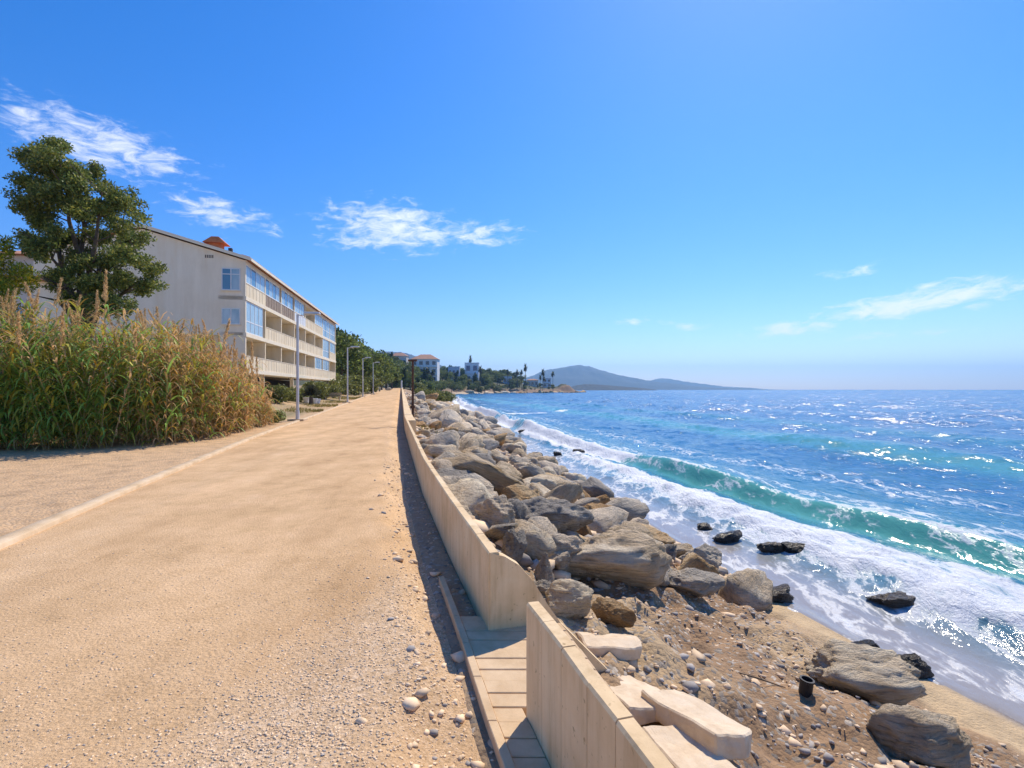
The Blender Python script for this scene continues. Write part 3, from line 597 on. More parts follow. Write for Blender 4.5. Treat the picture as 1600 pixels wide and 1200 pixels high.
# the rocks one can name: photo column and row of the base, half sizes in px across and up, material
NAMED = [(965, 926, 97, 46, .62, 'rock_tan', 21, 'largest pale flat-topped boulder below the gap in the wall'),
         (860, 846, 72, 34, .70, 'rock', 22, 'big grey slab boulder with a pale flank, behind the round grey one'),
         (868, 893, 50, 30, .8, 'rock', 23, 'rounded grey boulder with a pale belly beside the largest boulder'),
         (890, 966, 40, 28, .8, 'rock_tan', 24, 'squarish tan boulder close behind the end of the near wall run'),
         (851, 915, 16, 29, .8, 'rock', 25, 'small upright pointed grey stone wedged before the largest boulder'),
         (850, 934, 22, 15, .8, 'rock', 35, 'small rough pale grey stone at the foot of the upright pointed one'),
         (803, 893, 22, 36, .9, 'rock', 26, 'grey boulder half hidden by the wall end, left of the round one'),
         (772, 826, 34, 26, .9, 'rock', 27, 'mottled grey block next to the wall, below an orange-topped boulder'),
         (815, 806, 40, 24, .9, 'rock_ochre', 28, 'dark grey boulder with an orange top near the wall'),
         (1100, 898, 36, 24, .9, 'rock', 29, 'dark rounded boulder standing at the edge of the sand'),
         (1090, 938, 50, 22, .7, 'rock', 30, 'grey brown angular boulder right of the largest boulder'),
         (962, 980, 36, 20, .8, 'rock_ochre', 31, 'ochre ledge of rock under the largest boulder'),
         (1376, 1105, 92, 42, .55, 'rock_tan', 32, 'big tan boulder with an ochre underside low on the dirt slope'),
         (1475, 1195, 90, 40, .7, 'rock_tan', 33, 'long broken tan outcrop in the bottom corner by the sand'),
         (1020, 862, 40, 18, .9, 'rock_ochre', 34, 'orange brown boulder above the dark one at the sand'),
         (945, 828, 34, 20, .9, 'rock_ochre', 36, 'small ochre block between grey boulder and the shore')]
for px, py, hw, hh, dep, kd, sd_, lab in NAMED:
    p = hit(px, py); s = p.y / F; rx = hw * s; rz_ = hh * s
    boulder(p + Vector((0, rx * dep * .6, -.02)), rx, max(rx * dep, rz_ * .8), rz_ * 1.08, random.uniform(-.3, .3), lab, kind=kd, sub=5, seed=sd_, sink=.12)
def scatter_boulders():
    rr = random.Random(11); n = 0; tries = 0
    while n < 268 and tries < 30000:
        tries += 1
        D = 4.6 * math.exp(rr.random() ** 1.15 * math.log(75 / 4.6)); ws = float(w_shore(D)); w = rr.uniform(.35, ws * (.86 if D < 14 else .95))
        if D < 4.9 + .75 * w * (w < 3.4) or (D < 8.2 and w > 3.4): continue
        X = float(Wx(D)) + w * 1.025
        r = rr.uniform(.20, .44) * (1.55 if rr.random() < .18 else 1) * (1 + D * .018)
        if w < r + (.42 if D > 18 else .1): continue
        if any((X - a) ** 2 + (D - b) ** 2 < ((r + c) * (.52 if D < 30 else .46)) ** 2 for a, b, c in placed): continue
        low = w / ws
        kd = rr.choices(('rock', 'rock_tan', 'rock_ochre'), (5, 4, 1.3))[0]
        z = float(zt(X, D)); c = {'rock': 'grey', 'rock_tan': 'tan', 'rock_ochre': 'ochre'}[kd]
        ax, ay, az_ = rr.uniform(.9, 1.35), rr.uniform(.75, 1.1), rr.uniform(.5, .8); rel = r / (1 + D * .018)
        size = 'small' if rel < .26 else ('middling' if rel < .36 else ('big' if rel < .46 else 'huge')); shape = 'flat' if az_ / ax < .5 else ('long' if ax / ay > 1.45 else ('squat' if az_ < .62 else 'blocky'))
        hgt = ('next to the wall', 'high on the bank', 'in the middle of the bank', 'low on the bank', 'at the foot of the bank')[min(4, int(low * 5.2))]
        zone = next(t_ for lim, t_ in ((6.2, 'near the wall gap'), (8.5, 'near the largest boulder'), (11.5, 'just past the largest boulder'), (15, 'along the thin wall run'), (19, 'before the wall thickens'), (24, 'short of the rusty post'), (30, 'just past the rusty post'), (40, 'well past the rusty post'), (55, 'toward the far bushes'), (999, 'by the far bushes')) if D < lim)
        boulder((X, D, z), r * ax, r * ay, r * az_, rr.uniform(0, 6.28), f'{size} {shape} {c} boulder {hgt}, {zone}', kind=kd, tilt=(rr.uniform(-.6, .6), rr.uniform(-.3, .7)), sink=.22)
        n += 1
    print('boulders', n)
scatter_boulders()
SG = 'wet rocks in the surf'
for px, py, hw, hh, lab in [(1140, 849, 24, 11, 'dark wet rock nearest the dark rounded boulder in the wash'), (1104, 829, 13, 7, 'small dark wet rock left of the first one in the wash'), (1212, 866, 24, 10, 'low jagged wet rock left of its twin in the foam'),
                            (1255, 872, 26, 12, 'jagged black wet rock with foam breaking behind it'), (1214, 941, 34, 14, 'brown wet rock lying at the edge of the wet sand'), (1420, 953, 46, 13, 'long low wet rock alone in the white wash'),
                            (1432, 1060, 38, 18, 'brown wet rock beside the big tan boulder at the water'), (1360, 1016, 26, 7, 'flat wet rock barely above the film of water'), (905, 710, 10, 5, 'dark wet rock farthest out before the breaking wave'),
                            (871, 712, 7, 4, 'small dark wet rock in the middle of a row of three'), (840, 713, 9, 4, 'dark wet rock next to the far rock bank'), (768, 668, 7, 3, 'tiny wet rock by the distant swash'), (815, 676, 6, 3, 'tiny wet rock in the distant foam'), (790, 690, 6, 3, 'tiny wet rock at the foot of the distant bank')]:
    p = hit(px, py); s = p.y / F
    boulder((p.x, p.y + hw * s * .4, p.z - .03), hw * s, hw * s * .6, hh * s * 1.15, random.uniform(-.3, .3), lab, kind='rock_wet', sub=4 if p.y < 12 else None, seed=60 + int(px) % 37, name='wet_rock', group=SG, sink=.2)

# small stones: loose mass
def stones(name, pts, sizes, mat, label, seed=1, grey=.4):
    rr = np.random.default_rng(seed); bm = bmesh.new(); bmesh.ops.create_icosphere(bm, subdivisions=1, radius=1); bv = np.array([v.co[:] for v in bm.verts]); bf = np.array([[v.index for v in f.verts] for f in bm.faces]); bm.free()
    V = []; Fc = []; 
    for i, (p, s) in enumerate(zip(pts, sizes)):
        j = bv * (1 + .28 * rr.standard_normal((len(bv), 1))) * np.array((1, rr.uniform(.6, 1), rr.uniform(.35, .6))) * s; a = rr.uniform(0, 6.28)
        x = j[:, 0] * math.cos(a) - j[:, 1] * math.sin(a); y = j[:, 0] * math.sin(a) + j[:, 1] * math.cos(a)
        V.append(np.stack([x + p[0], y + p[1], j[:, 2] + p[2] + s * .05], -1)); Fc.append(bf + 12 * 0 + i * len(bv))
    sh = np.repeat(rr.uniform(.75, 1.3, (len(pts), 1)) * np.array([[1, 1, 1]]), len(bv), 0)
    base = np.repeat(np.where(rr.random((len(pts), 1)) < grey, np.array([[.36, .32, .28]]), np.array([[.72, .53, .34]])), len(bv), 0)
    o = mesh_np(name, np.concatenate(V), np.concatenate(Fc), mat, colors={'tint': base * sh}); T(o, label, None, None, 'stuff')
M['stone'] = leaf_mat('loose_stone', .9, 0.0)
def build_stones():
    r = np.random.default_rng(5); pts = []; sz = []
    def put(px, py, s):
        if py > 1260: return
        D = EYE * F / (py - HY); X = (px - 800) / F * D
        if X > float(Wx(D)) - .05: return
        if X < float(Kx(D)): return
        pts.append((X, D, float(zpath(X, D)))); sz.append(s)
    for i in range(4600):                                              # the stony patch in the middle of the path
        u = r.random() ** .8; cx = 790 - 330 * u - 60; cy = 850 + 360 * u
        put(cx + r.normal(0, 75 + 40 * u), cy + r.normal(0, 24), r.uniform(.003, .0095))
    for i in range(2600): put(r.uniform(0, 760), r.uniform(850, 1240), r.uniform(.003, .009))
    for i in range(900):                                               # rubble along the foot of the wall
        D = 1.7 + 11 * r.random() ** 1.6; X = float(Wx(D)) - abs(r.normal(.38, .17)) - .03
        pts.append((X, D, float(zpath(X, D)) if X < float(Wx(D)) - .24 else float(zt(X, D)))); sz.append(min(.06, .008 * math.exp(abs(r.normal(0, .75)))))
    stones('gravel', pts, sz, M['stone'], 'loose gravel and rubble on the path and beside the wall', 2, .12)
    pts = []; sz = []
    for i in range(8500):
        D = 1.3 + 8.5 * r.random(); w = r.uniform(.2, 5.0); X = float(Wx(D)) + w * 1.025
        if fbm(np.array(X * 1.3), np.array(D * 1.3)) < -.03 and r.random() < .75: continue
        pts.append((X, D, float(zt(X, D)))); sz.append(min(.09, .008 * math.exp(abs(r.normal(0, .85)))))
    stones('pebbles', pts, sz, M['stone'], 'pebbles and stone chips strewn over the dirt bank', 3)
    # stones filling the joints of the rock bank
    pts = []; sz = []
    for i in range(5200):
        D = 4.5 * math.exp(r.random() ** .8 * math.log(110 / 4.5)); ws = float(w_shore(D)); w = r.uniform(.25, ws * .93); X = float(Wx(D)) + w * 1.025
        if D < 5.2 + .7 * w: continue
        pts.append((X, D, float(zt(X, D)))); sz.append(r.uniform(.05, .17) * (1 + D * .022))
    stones('rubble', pts, sz, M['stone'], 'small broken rock filling the gaps between the boulders', 4)
build_stones()

# broken concrete slabs behind the near wall
def broken_slab(px, py, lx, ly, th, rz, tilt, label, seed):
    rr = random.Random(seed); p = hit(px, py); poly = []
    for x, y in ((-.5, -.5), (.15, -.53), (.5, -.42), (.52, .1), (.42, .5), (-.1, .48), (-.5, .52)): poly.append((x * lx + rr.uniform(-.02, .02), y * ly + rr.uniform(-.02, .02)))
    mb = MB(); mb.prism(poly, -th / 2, th / 2); o = mb.build('concrete_slab', M['coping'], None, bevel=.01); bm = bmesh.new(); bm.from_mesh(o.data); bmesh.ops.triangulate(bm, faces=bm.faces[:]); bmesh.ops.subdivide_edges(bm, edges=[e for e in bm.edges if e.calc_length() > .05], cuts=6, use_grid_fill=True)
    of = Vector((seed * 7.3, 1, 2))
    for v in bm.verts: v.co += mnoise.noise_vector(v.co * 5 + of) * .022 + mnoise.noise_vector(v.co * 22 + of) * .006
    bm.to_mesh(o.data); bm.free(); o.location = (p.x, p.y, p.z + th * .30); o.rotation_euler = (tilt[0], tilt[1], rz)
    T(o, label, 'slab', 'broken concrete slabs behind the wall')
broken_slab(985, 1092, .40, .62, .10, .35, (-.12, .16), 'long broken concrete slab leaning behind the near wall, middle one', 1)
broken_slab(1085, 1135, .36, .66, .13, .45, (-.10, .22), 'thick tilted concrete slab with a chipped corner on the dirt slope', 2)
broken_slab(1075, 1192, .34, .50, .10, .35, (-.05, .10), 'flat concrete slab at the very bottom edge beside the wall', 3)
broken_slab(950, 1012, .50, .34, .10, .2, (-.06, .15), 'flat slab of concrete half buried in sand, nearest the wall gap', 4)
# pipe stub and stick
p = hit(1258, 1084); t = MB(); n = 20
for r0, r1, z0, z1 in ((.052, .056, 0, .115),):
    vs = []; 
    for rad, z in ((.052, -.05), (.054, .115), (.060, .118), (.060, .135), (.045, .135), (.042, .0)):
        vs += [(rad * math.cos(2 * math.pi * i / n), rad * math.sin(2 * math.pi * i / n), z) for i in range(n)]
    fs = [(k * n + i, k * n + (i + 1) % n, (k + 1) * n + (i + 1) % n, (k + 1) * n + i) for k in range(5) for i in range(n)] + [tuple(5 * n + i for i in range(n))]
    t.add(vs, fs)
o = t.build('pipe_stub', M['dark'], None, smooth=False); o.location = p; o.rotation_euler = (.06, .1, 0); T(o, 'short black plastic pipe standing in the dirt slope', 'pipe')
p = hit(1188, 1073); mb = MB(); a = Vector((-.16, .10, .035)); b = Vector((0, 0, .03)); c = Vector((.17, -.12, .02)); mb.tube(a, b, .006, .008, 6); mb.tube(b, c, .008, .004, 6)
o = mb.build('stick', M['bark']); o.location = p + Vector((0, 0, .04)); T(o, 'thin dark stick lying on the dirt bank', 'stick')

# ------------------------------------------------------------------ apartment building
BC = Vector((-20.1, 38.6, 0)); BA = math.atan2(.986, -.166) - math.pi / 2      # local +y runs along the facade, -x goes into the block
def build_apartments():
    t = empty('apartment_building', (BC.x, BC.y, 0), BA); T(t, 'long cream three-storey apartment block on columns with glazed balconies', 'building')
    cream = noisy('cream_render', [(.3, (.76, .63, .43)), (.7, (.84, .73, .54))], .5, 8, .9, .12, 12, .01); gab = noisy('gable_render', [(.25, (.82, .70, .52)), (.5, (.91, .80, .62)), (.75, (.93, .84, .67))], .35, 9, .9, .10, 8, .01)
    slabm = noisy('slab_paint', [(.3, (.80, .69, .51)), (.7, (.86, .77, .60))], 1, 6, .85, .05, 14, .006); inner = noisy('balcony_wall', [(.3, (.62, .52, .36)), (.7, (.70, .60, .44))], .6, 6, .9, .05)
    white = plain('white_frame', (.78, .78, .77), .4); brown = noisy('brown_slats', [(.3, (.26, .19, .14)), (.7, (.36, .28, .21))], 3, 5, .8, .1); tile = noisy('roof_tiles', [(.3, (.45, .19, .10)), (.7, (.62, .34, .20))], 3, 6, .85, .3)
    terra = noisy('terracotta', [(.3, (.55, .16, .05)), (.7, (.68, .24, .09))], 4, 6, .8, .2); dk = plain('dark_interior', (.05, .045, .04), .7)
    gm, N, L, B = new_mat('window_glass'); B.inputs['Base Color'].default_value = (.10, .22, .32, 1); B.inputs['Roughness'].default_value = .06; B.inputs['Specular IOR Level'].default_value = .9
    cm = noisy('curtain', [(.35, (.20, .36, .46)), (.65, (.48, .60, .64))], 1.2, 2, .25, 0, spec=.8, stretch=(1, 6, .4))
    LEN, BAY, DEP, FH = 39.2, 4.9, 14.0, 2.75; Z = [3.2, 5.95, 8.7, 11.4]
    def bx(name, mat, *a, par=t, bevel=0): m = MB(); m.box(*a); return m.build(name, mat, par, bevel)
    # main volume behind the balconies
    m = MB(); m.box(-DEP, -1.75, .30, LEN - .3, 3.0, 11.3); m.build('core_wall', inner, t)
    m = MB(); poly = [(-DEP, 3.1), (-.02, 3.1), (-.02, 11.35), (-DEP / 2, 13.35), (-DEP, 11.35)]
    lower = 5.72
    g = MB(); pl = [(-DEP, lower), (-.14, lower), (-.14, 11.42), (-DEP / 2, 13.38), (-DEP, 11.42)]
    g.add([(x, 0, z) for x, z in pl] + [(x, .3, z) for x, z in pl], [(0, 1, 2, 3, 4), (9, 8, 7, 6, 5)] + [(i, 5 + i, 5 + (i + 1) % 5, (i + 1) % 5) for i in range(5)])
    streaky(gab, (.8, .8, .12), .92); streaky(cream, (1.5, 1.5, .3), .86); gw = g.build('gable_wall', gab, t)
    bx('recessed_gable_wall', cream, -DEP, -.5, .18, .32, 1.0, lower - .01)
    g = MB(); g.add([(x, LEN - .28, z) for x, z in pl] + [(x, LEN + .02, z) for x, z in pl], [(0, 1, 2, 3, 4), (9, 8, 7, 6, 5)] + [(i, 5 + i, 5 + (i + 1) % 5, (i + 1) % 5) for i in range(5)]); g.build('gable_wall', gab, t)
    # vent slots and gable windows
    v = MB(); v.box(-2.85, -2.2, -.012, .0, 11.42, 11.72); vent = v.build('vent', gab, t)
    for k in range(5): bx('vent_slot', dk, -2.80 + k * .125, -2.73 + k * .125, -.02, -.013, 11.46, 11.68, par=vent)
    for z0, z1, op in ((9.1, 10.75, True), (6.55, 7.75, False)):
        x0, x1 = -1.65, -.35; f = MB(); f.box(x0, x1, -.05, -.003, z1 - .06, z1); f.box(x0, x1, -.05, -.003, z0, z0 + .06); f.box(x0, x0 + .06, -.05, -.003, z0 + .06, z1 - .06); f.box(x1 - .06, x1, -.05, -.003, z0 + .06, z1 - .06)
        f.box((x0 + x1) / 2 - .035, (x0 + x1) / 2 + .035, -.05, -.003, z0 + .06, z1 - .06)
        if op: f.box(x0 + .06, x1 - .06, -.052, -.004, z1 - .48, z1 - .42)
        w = f.build('window', white, t)
        for k in range(2): bx('pane', (dk if op and k == 0 else cm) if not op or k else gm, x0 + .06 + k * .625, x0 + .6 + k * .625, -.03, -.006, z0 + .06, z1 - .06, par=w)
        bx('sill', slabm, x0 - .06, x1 + .06, -.10, -.051, z0 - .07, z0 - .003, par=w)
    # slabs, end fins, columns
    for i, z in enumerate(Z[:3]): bx('floor_slab', slabm, -1.9, .06, .0 if i else .02, LEN, z - .30, z - .001)
    bx('eaves_band', slabm, -1.9, .05, .01, LEN, 11.12, 11.40)
    for k in range(9):
        y = k * BAY; y0, y1 = (0.012, .2) if k == 0 else ((LEN - .2, LEN - .012) if k == 8 else (y - .1, y + .1))
        for i in range(3): bx('balcony_divider', cream if k not in (0,) else slabm, -1.75, .0, y0, y1, Z[i] + .001, Z[i] + FH - .31)
        if k % 2 == 1 or k in (0, 8): bx('column', cream, -.45, -.1, y0 + (.1 if k == 0 else 0), y1 + (.1 if k == 0 else 0), .6, 2.89)
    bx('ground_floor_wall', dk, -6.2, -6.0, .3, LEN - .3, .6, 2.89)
    bx('plinth', slabm, -8, .2, .5, LEN - .5, .55, 1.12)
    # bays: g glazed above a parapet, G glazed to the floor, b brown slats and glass, o open
    plan = ['oooooggo', 'GoooooGg', 'gbbgogGG']
    rr = random.Random(5)
    for i in range(3):
        for k in range(8):
            c = plan[i][k]; y0 = k * BAY + .1; y1 = (k + 1) * BAY - .1; z = Z[i]; zt_ = z + FH - .31; hp = .98
            if k == 0: y0 += .1
            if k == 7: y1 -= .1
            par = bx('parapet', brown if c == 'b' else (white if (i == 2 and k == 3) else cream), -.09, .012, y0 + .001, y1 - .001, z + .001, z + hp) if c != 'G' else None
            if par:
                for j in range(1, 6): yy = y0 + (y1 - y0) * j / 6; bx('groove_batten', brown if c == 'b' else slabm, .0125, .03, yy - .02, yy + .02, z + .03, z + hp - .03, par=par)
                bx('handrail', slabm if c != 'b' else white, -.11, .04, y0 + .002, y1 - .002, z + hp + .001, z + hp + .05, par=par)
            # room window and door on the back wall of the balcony
            w = bx('balcony_window', white, -1.749, -1.70, y0 + .5, y0 + 2.5, z + .05, z + 2.15); bx('pane', gm, -1.699, -1.692, y0 + .58, y0 + 1.47, z + .12, z + 2.08, par=w); bx('pane', gm, -1.699, -1.692, y0 + 1.53, y0 + 2.42, z + .12, z + 2.08, par=w)
            if c in 'gbG':
                zb = z + (hp + .055 if c != 'G' else .02); f = MB(); yE = y1 - (0 if rr.random() < .4 else .55); nP = 4
                f.box(-.06, -.01, y0 + .002, yE, zb, zb + .06); f.box(-.06, -.01, y0 + .002, yE, zt_ - .07, zt_ - .002)
                if c == 'G': f.box(-.058, -.012, y0 + .002, yE, z + .86, z + .94)
                for j in range(nP + 1): yy = y0 + .03 + (yE - y0 - .06) * j / nP; f.box(-.061, -.009, yy - .028, yy + .028, zb + .061, zt_ - .071)
                gl = f.build('glazing', white, t)
                for j in range(nP): ya = y0 + .06 + (yE - y0 - .06) * j / nP; yb = y0 + (yE - y0 - .06) * (j + 1) / nP; bx('pane', cm if rr.random() < .75 else gm, -.04, -.03, ya, yb, zb + .06, zt_ - .07, par=gl)
    # roof
    r = MB(); ex = .45; pts = [(ex, 11.38), (-DEP / 2, 13.52), (-DEP - ex, 11.38)]; th = .12
    for (xa, za), (xb, zb) in zip(pts[:-1], pts[1:]):
        r.add([(xa, -.25, za), (xb, -.25, zb), (xb, LEN + .25, zb), (xa, LEN + .25, za), (xa, -.25, za + th), (xb, -.25, zb + th), (xb, LEN + .25, zb + th), (xa, LEN + .25, za + th)], [(0, 1, 2, 3), (7, 6, 5, 4), (0, 4, 5, 1), (1, 5, 6, 2), (2, 6, 7, 3), (3, 7, 4, 0)])
    rf = r.build('roof', tile, t); f = MB()
    for (xa, za), (xb, zb) in zip(pts[:-1], pts[1:]): f.add([(xa, -.30, za - .06), (xb, -.30, zb - .06), (xb, -.255, zb - .06), (xa, -.255, za - .06), (xa, -.30, za + .17), (xb, -.30, zb + .17), (xb, -.255, zb + .17), (xa, -.255, za + .17)], [(0, 1, 2, 3), (7, 6, 5, 4), (0, 4, 5, 1), (1, 5, 6, 2), (2, 6, 7, 3), (3, 7, 4, 0)])
    f.build('verge_board', slabm, rf); f = MB(); f.box(.455, .50, -.25, LEN + .25, 11.30, 11.50); f.build('fascia', slabm, rf)
    e = MB()
    for k in range(100): y = -.2 + k * .398; e.tube((.40, y, 11.53), (-.2, y, 11.70), .085, .085, 6)
    e.build('eaves_tiles', tile, rf)
    ch = MB(); ch.box(-2.75, -1.95, .55, 1.35, 11.9, 12.75); chn = ch.build('chimney', terra, t); c2 = MB()
    c2.add([(-3.15, .35, 12.75), (-1.55, .35, 12.75), (-1.55, 1.55, 12.75), (-3.15, 1.55, 12.75), (-2.6, .6, 13.25), (-2.1, .6, 13.25), (-2.1, 1.3, 13.25), (-2.6, 1.3, 13.25)], [(0, 3, 2, 1), (4, 5, 6, 7), (0, 1, 5, 4), (1, 2, 6, 5), (2, 3, 7, 6), (3, 0, 4, 7)]); c2.build('chimney_cap', terra, chn)
    bx('flue', dk, -1.45, -1.2, .7, .95, 11.9, 12.45); m = MB(); m.box(-1.4, -.8, 17.6, 18.3, 11.6, 12.3); c = m.build('chimney', slabm, t); bx('chimney_cap', tile, -1.55, -.65, 17.4, 18.5, 12.3, 12.45, par=c)
build_apartments()

# ------------------------------------------------------------------ houses on the hill
def villa(name, px, py, D, wpx, hpx, label, wallc, roofc=None, storeys=2, rz=0., bluewin=False, cols=4, z0=None):
    s = D / F; W = wpx * s; H = hpx * s; X = (px - 800) / F * D; zb = float(zh(np.array(X), np.array(float(D)))); H = max(H, EYE + (HY - py + hpx) * s - zb)
    t = empty(name, (X, D, zb), rz); T(t, label, 'building', 'hillside villas')
    wm = plain(name + '_wall', wallc, .8); rm = noisy(name + '_roof', [(.3, tuple(c * .8 for c in (roofc or wallc))), (.7, roofc or wallc)], .5, 5, .85, 0); gm = plain(name + '_glass', (.03, .08, .2) if bluewin else (.05, .07, .10), .2, .6)
    m = MB(); m.box(-W / 2, W / 2, 0, W * .7, -6, H); wl = m.build('wall', wm, t)
    if roofc:
        m = MB(); e = W * .04; rh = H * .22
        m.add([(-W / 2 - e, -e, H), (W / 2 + e, -e, H), (W / 2 + e, W * .7 + e, H), (-W / 2 - e, W * .7 + e, H), (-W * .2, W * .35, H + rh), (W * .2, W * .35, H + rh)], [(3, 2, 1, 0), (0, 1, 5, 4), (2, 3, 4, 5), (1, 2, 5), (3, 0, 4)]); m.build('roof', rm, t)
    else:
        m = MB(); m.box(-W / 2 - .2, W / 2 + .2, -.3, W * .7, H + .01, H + .3); m.build('roof', rm, t)
    fh = H / storeys
    for i in range(storeys):
        for k in range(cols):
            xa = -W / 2 + W * (k + .2) / cols; xb = xa + W * .58 / cols
            m = MB(); m.box(xa, xb, -.06, -.005, i * fh + fh * .22, i * fh + fh * .78); f = m.build('window', plain(name + '_frame', (.7, .7, .7), .5) if k == i == 0 else bpy.data.materials[name + '_frame'], t)
            m = MB(); m.box(xa + .12, xb - .12, -.1, -.061, i * fh + fh * .27, i * fh + fh * .73); m.build('pane', gm, f)
        if i: m = MB(); m.box(-W / 2 + .1, W / 2 - .1, -1.2, -.11, i * fh - .12, i * fh + .05); m.build('balcony', wm, t)
villa('terraced_villa', 663, 588, 385, 40, 27, 'white terraced villa with arched loggias behind the dark post', (.78, .76, .72), (.55, .30, .19), 3, cols=4)
villa('white_villa', 737, 583, 480, 22, 16, 'white villa with blue windows on top of the wooded point', (.75, .78, .82), None, 2, bluewin=True, cols=2)
villa('low_villa', 709, 582, 470, 18, 9, 'low blue-shuttered house among the trees on the hill', (.62, .66, .74), None, 1, bluewin=True, cols=3)
villa('ridge_house', 622, 566, 400, 26, 10, 'pink-roofed house high on the ridge above the path end', (.70, .62, .52), (.50, .28, .19), 1, cols=3)
villa('hill_house', 605, 580, 300, 14, 6, 'small flat white house in the trees above the path end', (.78, .76, .73), None, 1, cols=2)
villa('shore_house', 793, 597, 545, 14, 9, 'pale blue house between the palms on the point', (.66, .70, .76), None, 1, cols=2)
villa('point_villa', 855, 603, 585, 12, 12, 'white house beside the tall palm at the headland tip', (.72, .73, .75), None, 2, cols=2)
villa('tiled_house', 832, 602, 578, 18, 8, 'low house with a tiled roof between the headland palms', (.68, .60, .50), (.50, .26, .16), 1, cols=3)
# the neighbour behind the tree
def neighbour():
    t = empty('neighbouring_house', (-36.5, 36.0, 1.0), R(8)); T(t, 'white house with orange tiled eaves seen through the big tree', 'building')
    wm = plain('neighbour_render', (.62, .58, .52), .85); tile = bpy.data.materials['roof_tiles']
    m = MB(); m.box(-6, 5.2, 0, 9, -1, 8.3); m.build('wall', wm, t); m = MB(); m.box(-3, 6.0, 2, 11, 8.3, 10.6); m.build('upper_wall', wm, t)
    m = MB(); m.box(-6.5, 5.7, -.6, 1.9, 8.31, 8.62); m.build('lower_eaves', tile, t); m = MB()
    m.add([(-3.5, 1.4, 10.6), (6.5, 1.4, 10.6), (6.5, 11.5, 10.6), (-3.5, 11.5, 10.6), (-1, 6, 12.0), (4, 6, 12.0)], [(3, 2, 1, 0), (0, 1, 5, 4), (2, 3, 4, 5), (1, 2, 5), (3, 0, 4)]); m.build('roof', tile, t)
    for x in (-4.5, -1.5, 1.5): 
        m = MB(); m.box(x, x + 1.1, -.06, -.004, 5.2, 6.6); w = m.build('window', bpy.data.materials['white_frame'], t); m = MB(); m.box(x + .1, x + 1.0, -.08, -.061, 5.3, 6.5); m.build('pane', bpy.data.materials['window_glass'], w)
neighbour()

# ------------------------------------------------------------------ lamps and posts
def make_lamp():
    t = empty('street_lamp', (0, 0, 0)); m = M['lamp_metal']
    b = MB(); b.box(-.42, .42, -.32, .32, -.05, .07); b.build('base_plate', M['kerb'], t, bevel=.015)
    b = MB(); b.tube((0, 0, .07), (0, 0, .5), .095, .095, 14); b.tube((0, 0, .5), (0, 0, 5.55), .075, .062, 14); b.build('pole', m, t, smooth=False)
    b = MB(); b.tube((0, 0, 5.50), (.55, .12, 5.56), .032, .03, 10); b.build('arm', m, t)
    b = MB(); b.add([(.32, -.12, 5.58), (1.15, .04, 5.60), (1.11, .34, 5.60), (.28, .20, 5.58), (.36, -.08, 5.70), (1.10, .07, 5.70), (1.07, .30, 5.70), (.33, .17, 5.70)], [(3, 2, 1, 0), (4, 5, 6, 7), (0, 1, 5, 4), (1, 2, 6, 5), (2, 3, 7, 6), (3, 0, 4, 7)]); h = b.build('lamp_head', m, t, bevel=.015)
    b = MB(); b.box(.45, 1.0, 0, .22, 5.565, 5.579); b.build('lens', plain('lamp_lens', (.6, .6, .58), .3), h)
    return t
lamp0 = make_lamp(); LL = ['nearest white street lamp, standing beside the reeds', 'second white street lamp along the path, before the end of the apartment block', 'third white street lamp from the reeds', 'fourth white street lamp from the reeds', 'farthest white street lamp near the top of the path']
for i, (px, D) in enumerate(((465, 26.9), (543, 51.5), (567, 73.4), (583, 90), (606, 165))):
    o = lamp0 if i == 0 else copy_tree(lamp0); X = (px - 800) / F * D; o.location = (X, D, float(zp(D)) + (0.02 if i else .03)); T(o, LL[i], 'street lamp', 'street lamps along the path')
    o.rotation_euler = (0, 0, random.uniform(-.05, .05))
def dark_post():
    D = 24.0; X = (645 - 800) / F * D; t = empty('rusty_post', (X, D, float(zt(X, D)))); T(t, 'tall rusty post with a short crossbar standing behind the wall', 'post')
    b = MB(); b.tube((0, 0, -.6), (0, 0, 3.25), .062, .05, 10); b.build('post', M['rust'], t); b = MB(); b.box(-.22, .2, -.05, .05, 3.2, 3.29); b.build('crossbar', M['rust'], t, bevel=.006); b = MB(); b.box(-.10, .10, -.09, .09, 1.0, 1.14); b.build('clamp', M['rust'], t, bevel=.006)
dark_post()
def bollard():
    D = 150; X = (627.5 - 800) / F * D; t = empty('white_post', (X, D, float(zp(D)) + .45)); T(t, 'short white post on the far end of the wall', 'post'); b = MB(); b.tube((0, 0, 0), (0, 0, 2.0), .22, .22, 10); b.build('shaft', plain('white_paint', (.75, .75, .73), .6), t); b = MB(); b.tube((0, 0, 2.0), (0, 0, 2.35), .30, .12, 10); b.build('cap', bpy.data.materials['white_paint'], t)
bollard()
